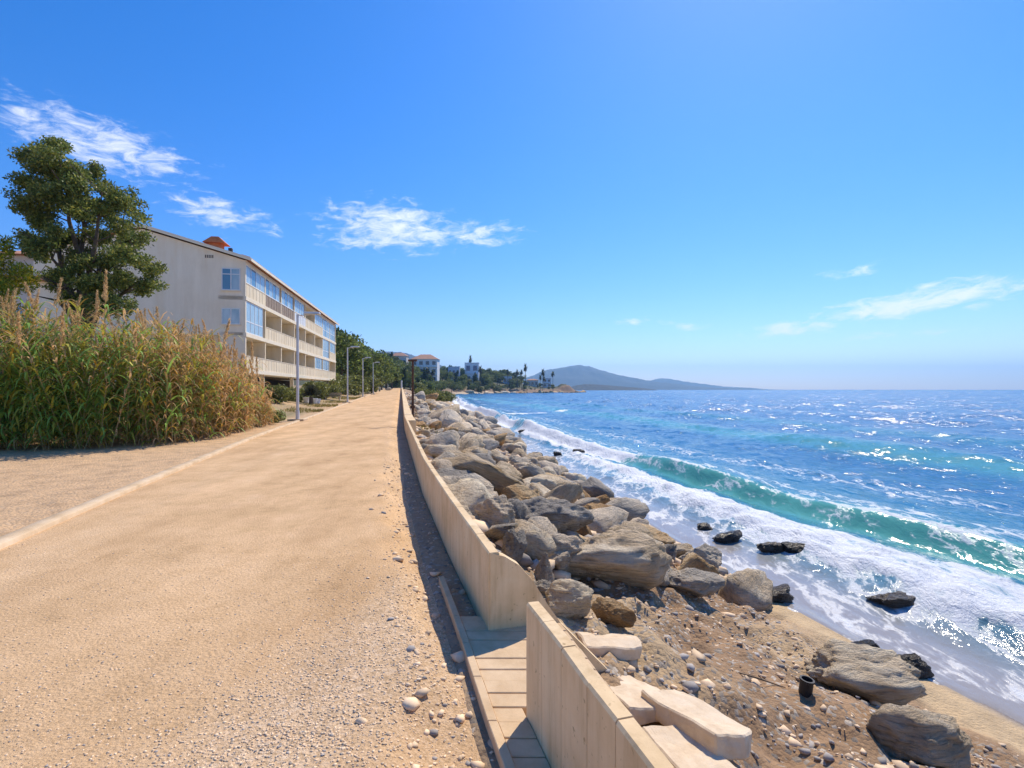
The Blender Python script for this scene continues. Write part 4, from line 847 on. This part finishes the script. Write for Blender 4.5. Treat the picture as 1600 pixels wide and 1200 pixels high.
def scooter():
    D = 118; X = (593 - 800) / F * D; z = float(zp(D)) + .05; t = empty('parked_scooter', (X, D, z), R(20)); T(t, 'small pale scooter parked at the far end of the path', 'scooter')
    body = plain('scooter_paint', (.6, .62, .64), .35); dk = M['dark']
    for y in (-.62, .62):
        b = MB(); b.tube((-.06, y, .27), (.06, y, .27), .27, .27, 16); w = b.build('wheel', dk, t); b = MB(); b.tube((-.07, y, .27), (.07, y, .27), .14, .14, 12); b.build('rim', body, w)
    b = MB(); b.box(-.16, .16, .05, .75, .35, .80); b.build('rear_body', body, t, bevel=.06); b = MB(); b.box(-.13, .13, -.35, .05, .28, .36); b.build('footboard', body, t, bevel=.02)
    b = MB(); b.add([(-.22, -.42, .3), (.22, -.42, .3), (.18, -.52, 1.05), (-.18, -.52, 1.05), (-.22, -.36, .3), (.22, -.36, .3), (.18, -.46, 1.05), (-.18, -.46, 1.05)], [(0, 1, 2, 3), (7, 6, 5, 4), (0, 4, 5, 1), (1, 5, 6, 2), (2, 6, 7, 3), (3, 7, 4, 0)]); b.build('leg_shield', body, t)
    b = MB(); b.box(-.14, .14, .0, .72, .80, .90); b.build('seat', dk, t, bevel=.03); b = MB(); b.tube((-.34, -.45, 1.12), (.34, -.45, 1.12), .02, .02, 8); b.tube((0, -.48, 1.0), (0, -.45, 1.12), .03, .03, 8); b.build('handlebar', dk, t)
scooter()
p0 = (607 - 800) / F * 140
boulder((p0, 140, float(zp(140))), .9, .7, .45, .4, 'grey stone lying on the path near its far end', kind='rock', group='stones by the path', sink=.1)

# ------------------------------------------------------------------ plants
def leaves_mesh(name, C, Nn, size, tint, mat, parent=None, aspect=.5, bend=.25, seed=0):
    """one bent four-sided leaf per centre: C centres, Nn outward directions, size per leaf, tint per leaf"""
    r = np.random.default_rng(seed); n = len(C); d = r.standard_normal((n, 3)) + Nn * .9; d /= np.linalg.norm(d, axis=1)[:, None]
    u = np.cross(d, r.standard_normal((n, 3))); u /= np.linalg.norm(u, axis=1)[:, None]; nn = np.cross(d, u); s = size[:, None]
    V = np.stack([C - d * s, C + u * s * aspect + nn * s * bend * .3, C + d * s + nn * s * bend, C - u * s * aspect + nn * s * bend * .3], 1).reshape(-1, 3)
    Fq = np.arange(n * 4).reshape(-1, 4)
    return mesh_np(name, V, Fq, mat, parent, colors={'tint': np.repeat(tint, 4, 0)})
def crown_points(lobes, n, seed, shell=.55):
    """points on lumpy lobes (cx,cy,cz,rx,ry,rz), denser at their surface"""
    r = np.random.default_rng(seed); vol = np.array([l[3] * l[4] * l[5] for l in lobes]) ** .67; k = r.choice(len(lobes), n, p=vol / vol.sum()); Lb = np.array(lobes)[k]
    d = r.standard_normal((n, 3)); d /= np.linalg.norm(d, axis=1)[:, None]; rad = 1 - (1 - shell) * r.random(n) ** 1.6
    return Lb[:, :3] + d * Lb[:, 3:] * rad[:, None], d
def tint_of(base, n, seed, var=.25, alt=None, altp=.2):
    r = np.random.default_rng(seed); c = np.array(base)[None, :] * (1 + var * r.standard_normal((n, 1))).clip(.45, 1.7)
    if alt is not None: pick = r.random(n) < altp; c[pick] = np.array(alt) * (1 + .2 * r.standard_normal((pick.sum(), 1)))
    return c.clip(.005, 1)
def big_tree():
    X0, D0 = -18.9, 22.0; zg = float(zt(X0, D0)); t = empty('broadleaf_tree', (X0, D0, zg)); T(t, 'big dark green tree rising behind the dry reeds before the gable', 'tree')
    s = D0 / F; rr = random.Random(4); mb = MB(); tips = []
    def P(px, py, dy=0): px += 9; k = (D0 + dy) / F; return Vector(((px - 800) * k - X0, dy, EYE + (HY - py) * k - zg))
    base = P(128, 640); fork = P(122, 520)
    mb.tube(base, fork, .30, .22, 10)
    limbs = [(60, 300, .6), (85, 250, -.8), (120, 265, .3), (150, 300, -1.0), (185, 335, .8), (200, 390, -.4), (60, 385, -.9), (110, 350, 1.4), (160, 390, 1.3), (215, 440, .2), (50, 430, .6), (140, 440, -1.5)]
    for px, py, dy in limbs:
        e = P(px, py, dy); prev = fork - Vector((0, 0, rr.uniform(0, 1.2))); n = 5; r0 = .13
        for i in range(1, n + 1):
            u = i / n; q = fork.lerp(e, u) + Vector((rr.uniform(-.16, .16), rr.uniform(-.16, .16), .35 * math.sin(u * 3.14))); r1 = .13 * (1 - u) + .02; mb.tube(prev, q, r0, r1, 6)
            if i >= 2:
                for _ in range(2): tip = q + Vector((rr.uniform(-.9, .9), rr.uniform(-.9, .9), rr.uniform(.1, .9))); mb.tube(q, tip, r1 * .6, .012, 5); tips.append(tip)
            prev, r0 = q, r1
    mb.build('trunk', M['bark'], t)
    # leaf tufts following the outline in the photograph, hollow enough for sky to show
    outl = [(30, 242, 16), (55, 240, 22), (80, 238, 20), (60, 262, 26), (100, 262, 26), (35, 285, 18), (30, 315, 16), (70, 300, 30), (115, 285, 24), (140, 275, 18), (155, 292, 18), (110, 322, 30), (60, 340, 26), (40, 330, 16), (150, 325, 26), (180, 310, 20), (195, 325, 18), (210, 345, 14), (180, 350, 24), (215, 372, 12), (140, 365, 28), (90, 375, 28), (55, 385, 22), (195, 385, 22), (30, 375, 16), (120, 405, 26), (165, 405, 26), (205, 410, 20), (222, 420, 14), (185, 440, 24), (215, 445, 16), (140, 445, 26), (95, 420, 22), (232, 415, 8), (235, 445, 8), (150, 480, 26), (190, 480, 18), (110, 470, 22), (45, 400, 14), (75, 440, 18), (125, 340, 22), (80, 275, 22)]
    lob = []
    for px, py, r_ in outl:
        for j in range(3): q = P(px + rr.uniform(-8, 8), py + rr.uniform(-8, 8), rr.uniform(-1.5, 1.5)); R_ = r_ * s * rr.uniform(.5, .8); lob.append((q.x, q.y, q.z, R_, R_, R_ * .8))
    # small dense tufts inside the lobes
    r = np.random.default_rng(8); c, d = crown_points(lob, 1050, 3, .3); tc = []
    n = 60000; k = r.integers(0, len(c), n); off = r.standard_normal((n, 3)); off /= np.linalg.norm(off, axis=1)[:, None]; C = c[k] + off * (r.random((n, 1)) ** .5) * np.array([[.34, .34, .26]])
    ti = tint_of((.15, .19, .045), n, 2, .22, (.32, .31, .07), .28) * (.75 + .5 * r.random(len(c)))[k][:, None]
    leaves_mesh('crown', C, off, r.uniform(.05, .095, n), ti, M['leaf'], t, .42, .3, 5)
big_tree()
def side_tree():
    X0, D0 = -20.3, 19.0; zg = float(zt(X0, D0)); t = empty('yellow_green_tree', (X0, D0, zg)); T(t, 'yellow-green conifer cut off by the picture edge beside the big tree', 'tree'); s = D0 / F; r = np.random.default_rng(9)
    mb = MB(); mb.tube((0, 0, 0), (0, 0, 5.2), .16, .04, 8); mb.build('trunk', M['bark'], t)
    lob = [((px - 800) * s - X0, dy, EYE + (HY - py) * s - zg, a * s, a * s, b * s) for px, py, a, b, dy in ((-10, 395, 24, 30, 0), (10, 430, 26, 26, .5), (22, 460, 20, 22, -.5), (-15, 450, 30, 34, 0), (0, 500, 34, 34, .2), (30, 425, 12, 14, 0), (-45, 440, 34, 40, 0), (5, 380, 10, 14, .2))]
    C, d = crown_points(lob, 9000, 4, .35); n = len(C); leaves_mesh('crown', C, d + np.array([[0, 0, .4]]), r.uniform(.05, .10, n), tint_of((.26, .30, .03), n, 5, .25, (.55, .42, .03), .3), M['leaf'], t, .3, .4, 6)
side_tree()

def reeds():
    t = empty('reed_thicket', (-13.5, 17.5, 0)); T(t, 'tall thicket of giant cane, green at one side and dry tan on top', 'reeds', None, 'thing'); r = np.random.default_rng(12)
    ox, oy = -13.5, 17.5; stems = []
    front = lambda X: np.interp(X, [-26, -15, -13.6, -11.6, -10.2, -9.6, -9.6], [13.0, 13.4, 13.7, 14.0, 15.2, 17.5, 19])
    k = 0
    while len(stems) < 900 and k < 20000:
        k += 1; X = r.uniform(-25, -9.3); D = r.uniform(13.2, 24.5)
        edge = D - float(front(X)); ke = float(Kx(D)) - X
        if edge < 0 or ke < .75 + .5 * vnoise(D * .7, 2.) : continue
        if edge > 2.2 and ke > 3.5 and r.random() < .8: continue
        u = X / D                                                        # towards the path the cane gets lower
        H = np.interp(u, [-1.0, -.75, -.625, -.56, -.5, -.46], [4.15, 4.2, 3.65, 2.9, 1.75, .9]) * r.uniform(.74, 1.04) * (1 - .35 * math.exp(-edge * 1.6))
        stems.append((X, D, H, edge, u))
    SV = MB(); LV = []; LT = []; DV = []; DT = []; heads = []
    def blade(p, dirv, Ln, wd, droop, col, store, tin):
        n = 5; q = np.array(p, float); d = np.array(dirv, float); d /= np.linalg.norm(d); side = np.cross(d, (0, 0, 1.)); side /= np.linalg.norm(side) + 1e-6; pts = []
        for i in range(n + 1):
            u = i / n; wv = wd * (1 - u ** 1.7) * (.5 + .5 * min(1, u * 5)) + .002; pts.append(q - side * wv); pts.append(q + side * wv); q = q + d * Ln / n; d = d + np.array((0, 0, -droop * (.4 + u) * 1.3 / n)); d /= np.linalg.norm(d)
        store.append(np.array(pts)); tin.append(np.repeat(np.array(col)[None], 2 * (n + 1), 0))
    for X, D, H, edge, u in stems:
        z = float(zt(X, D)); lean = np.array((r.normal(.04, .16), r.normal(-.05, .16) - .12 * math.exp(-edge), 1.0)); top = np.array((X - ox, D - oy, z)) + lean * H
        b = np.array((X - ox, D - oy, z - .05)); SV.tube(b, top, .013, .006, 4)
        green = np.clip(1.12 - 3.4 * max(0, (u + .88)) + r.normal(0, .25), .10, 1)
        nl = int(24 + H * 7); a0 = r.uniform(0, 6.28)
        for j in range(nl):
            f = .02 + .98 * (j + r.random()) / nl; p = b + (top - b) * f; a = a0 + j * 2.6 + r.normal(0, .5); el = r.uniform(.3, 1.1)
            dv = (math.cos(a) * math.cos(el), math.sin(a) * math.cos(el) - .15, math.sin(el)); dry = r.random() > green * (1.12 - .95 * f ** 2.5) or f < .12 * r.random()
            if dry: 
                c = np.array((.70, .45, .22)) * r.uniform(.6, 1.25) if r.random() < .75 else np.array((.62, .36, .06)) * r.uniform(.7, 1.2); blade(p, dv, r.uniform(.35, .75), r.uniform(.013, .024), r.uniform(1.4, 3.6), c, DV, DT)
            else:
                c = np.array((.25, .42, .09)) * r.uniform(.6, 1.5) if r.random() < .62 else np.array((.48, .44, .07)) * r.uniform(.7, 1.3); blade(p, dv, r.uniform(.55, 1.05), r.uniform(.022, .042), r.uniform(1.2, 3.8), c, LV, LT)
        if r.random() < .42 and edge > .3:
            ext = r.uniform(.0, .35); SV.tube(top, top + lean * ext, .006, .004, 4); heads.append((top + lean * ext, lean))
    SV.build('stems', noisy('cane_stem', [(.3, (.24, .19, .08)), (.7, (.42, .31, .15))], 2, 4, .7, 0), t)['kind'] = 'stuff'
    for nm, VV, TT, mt in (('leaves', LV, LT, M['leaf']), ('dry_leaves', DV, DT, M['dryleaf'])):
        n = len(VV); f = np.array([[2 * i, 2 * i + 1, 2 * i + 3, 2 * i + 2] for i in range(5)]); Fq = (f[None] + 12 * np.arange(n)[:, None, None]).reshape(-1, 4)
        o = mesh_np(nm, np.concatenate(VV), Fq, mt, t, colors={'tint': np.concatenate(TT)}); o['kind'] = 'stuff'
    # feathery seed heads, one object each
    protos = []
    for j in range(4):
        n = 170; h = np.sort(r.random(n)) * .55; C = np.stack([r.normal(0, .028, n) * (1 - h * 1.2), r.normal(0, .028, n) * (1 - h * 1.2), h], -1); o = leaves_mesh('seed_head', C, np.tile(np.array([[.15, 0, 2.2]]), (n, 1)), r.uniform(.03, .06, n), tint_of((.70, .48, .23), n, j, .2), M['dryleaf'], t, .16, .2, j)
        mb = MB(); mb.tube((0, 0, -.5), (0, 0, .5), .008, .004, 4); protos.append(o)
    for i, (p, l) in enumerate(heads[:190]):
        o = protos[i] if i < 4 else protos[i % 4].copy()
        if i >= 4: COL.objects.link(o); o.parent = t
        o.location = tuple(p - l * .05); o.rotation_euler = (r.normal(0, .16), r.normal(.05, .16), r.uniform(0, 6.28)); sc_ = r.uniform(.8, 1.4); o.scale = (sc_, sc_, sc_ * r.uniform(.9, 1.3))
    print('stems', len(stems), 'leaves', len(LV), len(DV), 'heads', len(heads))
reeds()

# shrubs, generic trees, palms -- prototypes then copies
def proto_tree(kind, seed):
    r = np.random.default_rng(seed); rr = random.Random(seed); t = empty({'round': 'round_tree', 'pine': 'pine_tree', 'shrub': 'shrub', 'cypress': 'dark_tree'}[kind]); mb = MB()
    if kind == 'shrub':
        lob = [(rr.uniform(-.5, .5), rr.uniform(-.5, .5), rr.uniform(.3, .75), rr.uniform(.3, .5), rr.uniform(.3, .5), rr.uniform(.25, .42)) for _ in range(9)]; n, sz = 1500, (.05, .10)
        for i in range(4): mb.tube((0, 0, -.1), (rr.uniform(-.4, .4), rr.uniform(-.4, .4), .6), .03, .012, 5)
    elif kind == 'round':
        lob = [(rr.uniform(-.62, .62), rr.uniform(-.62, .62), rr.uniform(.65, 1.7), rr.uniform(.25, .48), rr.uniform(.25, .48), rr.uniform(.2, .4)) for _ in range(18)]; n, sz = 2600, (.045, .09); mb.tube((0, 0, -.2), (0, 0, .9), .08, .05, 7)
        for l in lob[:8]: mb.tube((0, 0, .7), l[:3], .035, .012, 5)
    elif kind == 'pine':
        lob = [(rr.uniform(-.75, .75), rr.uniform(-.75, .75), rr.uniform(1.25, 1.75), rr.uniform(.28, .45), rr.uniform(.28, .45), rr.uniform(.12, .24)) for _ in range(15)]; n, sz = 2200, (.04, .08); mb.tube((0, 0, -.2), (.06, 0, 1.35), .07, .045, 7)
        for l in lob[:8]: mb.tube((.05, 0, 1.1), l[:3], .03, .01, 5)
    else:
        lob = [(rr.uniform(-.2, .2), rr.uniform(-.2, .2), .3 + 1.6 * i / 12, .42 * (1 - (i / 13) ** 2) + .06, .42 * (1 - (i / 13) ** 2) + .06, .25) for i in range(13)]; n, sz = 2000, (.04, .085); mb.tube((0, 0, -.2), (0, 0, 1.5), .06, .03, 7)
    mb.build('trunk', M['bark'], t); C, d = crown_points(lob, n, seed, .4)
    base = {'round': (.15, .185, .045), 'pine': (.10, .13, .04), 'shrub': (.17, .18, .05), 'cypress': (.065, .095, .035)}[kind]
    leaves_mesh('crown', C, d, r.uniform(*sz, n), tint_of(base, n, seed, .28, tuple(1.7 * b for b in base), .2), M['leaf'], t, .55, .3, seed); return t
PT = {k: [proto_tree(k, s) for s in (31 + 7 * i, 57 + 5 * i)] for i, k in enumerate(('round', 'pine', 'shrub', 'cypress'))}
used = set()
def plant(kind, loc, s, label, group=None, cat='tree', rz=None, sz=1.0, var=None):
    src = PT[kind][var if var is not None else random.randrange(2)]
    if id(src) in used: o = copy_tree(src)
    else: o = src; used.add(id(src))
    o.location = loc; o.scale = (s, s, s * sz); o.rotation_euler = (0, 0, random.uniform(0, 6.28) if rz is None else rz); T(o, label, cat, group); return o
def at_ground(px, D, fn=zt): X = (px - 800) / F * D; return (X, D, float(fn(np.array(X), np.array(float(D)))))
plant('shrub', at_ground(431, 25.3), .62, 'small round dark shrub at the end of the reeds by the first lamp', 'shrubs by the path', 'shrub')
for px, D, s, lab in ((432, 41, 1.5, 'leafy bush by the first building column'), (446, 44, 1.0, 'low yellow-green bush left of the dark pot plant'), (489, 52, 1.9, 'dark bush under the middle balconies'), (500, 56, 2.0, 'dense bush beside the spiky plant under the block'), (509, 58, 1.6, 'pale green bush under the last balconies'), (521, 66, 1.6, 'clipped bush at the end of the apartment block'), (527, 72, 2.2, 'yellow-green hedge bush beyond the building corner'), (470, 47, 1.3, 'dark bush behind the nearest lamp pole'),
                      (549, 84, 3.2, 'brownish round bush between the second and third lamps'), (560, 88, 3.4, 'reddish brown bush behind the second lamp'), (538, 80, 3.0, 'dark olive bush left of the second lamp'), (575, 98, 3.4, 'green bush behind the third lamp')):
    plant('shrub', at_ground(px, D), s, lab, 'garden shrubs', 'shrub')
# spiky pot plant
def spiky():
    D = 45; p = at_ground(486, D); t = empty('spiky_plant', p); T(t, 'dark spiky plant on the lawn in front of the block', 'plant'); r = np.random.default_rng(4); mb = MB(); mb.tube((0, 0, 0), (0, 0, .7), .2, .16, 8); mb.build('stem', M['bark'], t); n = 260; a = r.uniform(0, 6.28, n); e = r.uniform(-.3, 1.5, n); d = np.stack([np.cos(a) * np.cos(e), np.sin(a) * np.cos(e), np.sin(e)], -1); C = d * .45 + np.array([[0, 0, .9]]); leaves_mesh('leaves', C, d * 6, np.full(n, .48), tint_of((.06, .065, .04), n, 1), M['leaf'], t, .07, .15, 3)
spiky()
for i, (px, D, s, lab) in enumerate(((438, 42.5, .42, 'white flower pot by the first building column'), (478.5, 46, .30, 'tall white pot left of the spiky plant'), (492, 47, .28, 'small white pot right of the spiky plant'), (497, 47.5, .26, 'smallest white pot beside its neighbour right of the spiky plant'))):
    p = at_ground(px, D); mb = MB(); mb.tube((0, 0, 0), (0, 0, 1.5 * s), .6 * s, .9 * s, 12); mb.tube((0, 0, 1.5 * s), (0, 0, 1.75 * s), 1.0 * s, 1.0 * s, 12); o = mb.build('flower_pot', plain('pot_white', (.75, .74, .72), .6) if i == 0 else bpy.data.materials['pot_white']); o.location = p; T(o, lab, 'pot', 'white pots on the lawn')
def bench():
    p = at_ground(520, 57); t = empty('garden_bench', p, R(10)); T(t, 'pale garden bench on the lawn at the end of the block', 'bench'); w = plain('bench_wood', (.5, .38, .25), .7)
    for k in range(3): b = MB(); b.box(-.9, .9, -.25 + k * .17, -.10 + k * .17, .42, .46); b.build('slat', w, t)
    for k in range(2): b = MB(); b.box(-.9, .9, .30, .34, .55 + k * .18, .68 + k * .18); b.build('back_slat', w, t)
    for x in (-.75, .75): b = MB(); b.box(x - .04, x + .04, -.25, .36, 0, .419); b.build('leg', w, t)
bench()
# wood behind the block and along the path
G1 = 'trees beyond the apartment block'
for px, D, s, k, lab in ((533, 92, 5.2, 'round', 'tall tree just beyond the end of the apartment block'), (545, 105, 5.2, 'round', 'bright green tree behind the second lamp'), (556, 118, 5.0, 'pine', 'spreading tree behind the third lamp'), (571, 125, 5.6, 'round', 'leafy tree left of the fourth lamp'), (585, 135, 5.2, 'round', 'bright rounded tree behind the fourth lamp'), (596, 150, 4.6, 'round', 'rounded tree above the parked scooter'), (612, 178, 5.0, 'round', 'broad tree above the far end of the path'), (603, 165, 3.6, 'round', 'tree behind the farthest lamp'), (528, 100, 6.4, 'cypress', 'dark tree touching the corner of the apartment block'), (620, 205, 4.6, 'cypress', 'dark tree closing the end of the path'), (632, 210, 4.2, 'cypress', 'dark tree right of the path end'), (641, 230, 4.0, 'round', 'tree just left of the terraced villa')):
    plant(k, at_ground(px, D) if D < 200 else at_ground(px, D, zh), s, lab, G1)
for px, D, s in ((552, 150, 6.5), (566, 165, 6.5), (580, 185, 6.5), (596, 230, 6), (540, 140, 7)): plant(random.choice(('round', 'pine')), at_ground(px, D), s, 'tall tree in the row behind the lamps on the far slope', G1)
# dry brush right of the wall
for px, D, s, c in ((660, 100, 2.2, 0), (672, 105, 2.4, 0), (684, 112, 2.6, 0), (690, 135, 3.0, 1), (702, 150, 3.0, 1), (655, 80, 1.2, 0)):
    X = (px - 800) / F * D; plant('shrub', (X, D, float(zt(X, D)) - .2), s, 'brushy bush on top of the far rock bank behind the rusty post', 'bushes on the far bank', 'shrub')
def grass():
    r = np.random.default_rng(3); n = 9000; D = 24 + 90 * r.random(n) ** 1.5; w = r.uniform(.5, 1.9, n) * (1 + D / 60); X = Wx(D) + w * 1.025; ok = vnoise(X * .8, D * .4) > .35; 
    D2 = 20 + 60 * r.random(9000); X2 = Kx(D2) - .35 - 1.1 * r.random(9000) ** 2 * (1 + D2 / 30); ok2 = vnoise(X2 * .5, D2 * .25) > .5
    X = np.concatenate([X[ok], X2[ok2]]); D = np.concatenate([D[ok], D2[ok2]]); C = np.stack([X, D, zt(X, D) + .06], -1); m = len(C)
    o = leaves_mesh('grass', C, np.tile(np.array([[0, 0, 3.]]), (m, 1)), r.uniform(.08, .17, m), tint_of((.20, .19, .04), m, 4, .3, (.36, .25, .09), .4), M['leaf'], None, .14, .5, 2); T(o, 'yellow-green tufts of grass along wall and kerb', None, None, 'stuff')
grass()
# headland wood
def headland_wood():
    rr = random.Random(21); n = 0; k = 0; spots = []
    while n < 260 and k < 20000:
        k += 1; q = rr.uniform(1.2, 6.9); j = int(q); (x0, y0), (x1, y1) = SHORE[j], SHORE[j + 1]; u = q - j; L_ = math.hypot(x1 - x0, y1 - y0); dd = 7 + 75 * rr.random() ** 1.4
        X = x0 + (x1 - x0) * u - (y1 - y0) / L_ * dd; D = y0 + (y1 - y0) * u + (x1 - x0) / L_ * dd; px = 800 + F * X / D; d = dd
        if D < 212 or px < 596 or px > 874 or float(shore_dist(np.array([X]), np.array([D]))[0]) < 6: continue
        if px > 785 and rr.random() < .55: continue
        if any((X - a) ** 2 + (D - b) ** 2 < c * c for a, b, c in spots): continue
        # keep the villas in sight
        if any(abs(px - q) < hw and D < dd and D > dd - 12 for q, hw, dd in ((663, 15, 385), (737, 8, 480), (709, 7, 470), (793, 5, 545), (855, 5, 585), (832, 7, 578))): continue
        s = rr.uniform(4.0, 6.8) * (.45 if X > 15 else 1) * (.55 if d < 20 else 1); kd = rr.choices(('round', 'pine', 'cypress', 'shrub'), (4, 3, 1.6, 2.4))[0]
        z = float(zh(np.array(X), np.array(float(D)))); lab = {'round': 'rounded green tree', 'pine': 'flat-topped dark pine', 'cypress': 'upright dark tree', 'shrub': 'low olive bush'}[kd] + (' on the wooded slope around the terraced villa' if px < 700 else (' on the wooded point below the white villa' if px < 785 else ' on the low end of the headland'))
        plant(kd, (X, D, z - .3), s * (1.5 if kd == 'shrub' else 1), lab, 'wood on the headland', 'bush' if kd == 'shrub' else 'tree'); spots.append((X, D, s * .72)); n += 1
    print('headland trees', n)
headland_wood()
def make_palm():
    t = empty('palm_tree'); mb = MB(); prev = Vector((0, 0, -.5))
    for i in range(1, 7): q = Vector((.03 * i * i * .15, 0, i * 1.5)); mb.tube(prev, q, .26 - i * .015, .245 - i * .015, 8); prev = q
    mb.build('trunk', M['bark'], t); r = np.random.default_rng(2); V = []; Tn = []; c0 = np.array(prev)
    for j in range(46):
        a = r.uniform(0, 6.28); e = r.uniform(-.9, 1.3); d = np.array((math.cos(a) * math.cos(e), math.sin(a) * math.cos(e), math.sin(e))); q = c0.copy(); col = np.array((.055, .07, .025)) * r.uniform(.6, 1.4) if e > -.4 else np.array((.14, .10, .05)); side = np.cross(d, (0, 0, 1)); side /= np.linalg.norm(side); pts = []
        for i in range(6): u = i / 5; wd = .34 * math.sin(.4 + 2.5 * u) + .02; pts += [q - side * wd, q + side * wd]; q = q + d * .44; d = d + np.array((0, 0, -.24)); d /= np.linalg.norm(d)
        V.append(np.array(pts)); Tn.append(np.repeat(col[None], 12, 0))
    f = np.array([[2 * i, 2 * i + 1, 2 * i + 3, 2 * i + 2] for i in range(5)]); Fq = (f[None] + 12 * np.arange(len(V))[:, None, None]).reshape(-1, 4)
    mesh_np('crown', np.concatenate(V), Fq, M['leaf'], t, colors={'tint': np.concatenate(Tn)}); return t
palm0 = make_palm()
for i, (px, ty, D, s, lab) in enumerate(((793, 577, 505, 1.15, 'palm left of the pale blue house on the point'), (808, 577.5, 515, 1.0, 'left palm of the close pair on the headland'), (815, 577.5, 520, 1.0, 'right palm of the close pair on the headland'), (821, 569, 530, 1.25, 'tallest palm, rising behind the close pair'), (848, 577, 545, 1.3, 'palm above two lower ones near the tip'), (844, 586, 540, .95, 'lower palm left of the stack near the tip'), (850, 588, 538, .9, 'lower palm right of the stack near the tip'), (864, 580, 560, 1.2, 'lone slender palm nearest the headland tip'), (735, 556, 490, 1.0, 'narrow palm sticking up over the white villa'), (750, 572, 455, 1.25, 'stout palm in front of the white villa'), (668, 574, 345, 1.2, 'palm in front of the terraced villa'), (676, 578, 350, 1.1, 'shorter palm at the side of the terraced villa'))):
    o = palm0 if i == 0 else copy_tree(palm0); X = (px - 800) / F * D; zg = float(zh(np.array(X), np.array(float(D)))); zt_ = EYE + (HY - ty) / F * D; h = max(3.5, zt_ - zg); o.location = (X, D, zg - .3); sx = s * 1.05; o.scale = (sx, sx, h / 10.2); o.rotation_euler = (0, 0, i * 1.3); T(o, lab, 'palm', 'palms on the headland')
# shore rocks of the headland
rr = random.Random(9)
for i in range(46):
    k = rr.uniform(4.0, 7.8); j = int(k); (x0, y0), (x1, y1) = SHORE[j], SHORE[j + 1]; u = k - j; X = x0 + (x1 - x0) * u - rr.uniform(-2, 5); D = y0 + (y1 - y0) * u + rr.uniform(-1, 3); s = rr.uniform(1.0, 3.0)
    tan = D < 500
    boulder((X, D, -2.2), s * rr.uniform(1, 2), s, s * rr.uniform(.45, .8), rr.uniform(0, 6), 'pale rock on the far beach below the wooded point' if tan else 'brown rock along the waterline of the headland', kind='rock_tan' if tan else 'rock_ochre', name='shore_rock', group='rocks round the headland', sink=.2)

# ------------------------------------------------------------------ air
def build_haze():
    mb = MB(); mb.box(-9500, 9500, -300, 9200, -8.5, 420); m = bpy.data.materials.new('air'); m.use_nodes = True; N = m.node_tree.nodes; N.clear(); out = N.new('ShaderNodeOutputMaterial'); v = N.new('ShaderNodeVolumePrincipled'); v.inputs['Color'].default_value = (.34, .63, 1.0, 1); v.inputs['Density'].default_value = .00015; v.inputs['Anisotropy'].default_value = 0.5; m.node_tree.links.new(v.outputs[0], out.inputs['Volume'])
    o = mb.build('haze', m); T(o, 'thin blue sea haze over the whole bay', None, None, 'stuff')
build_haze()
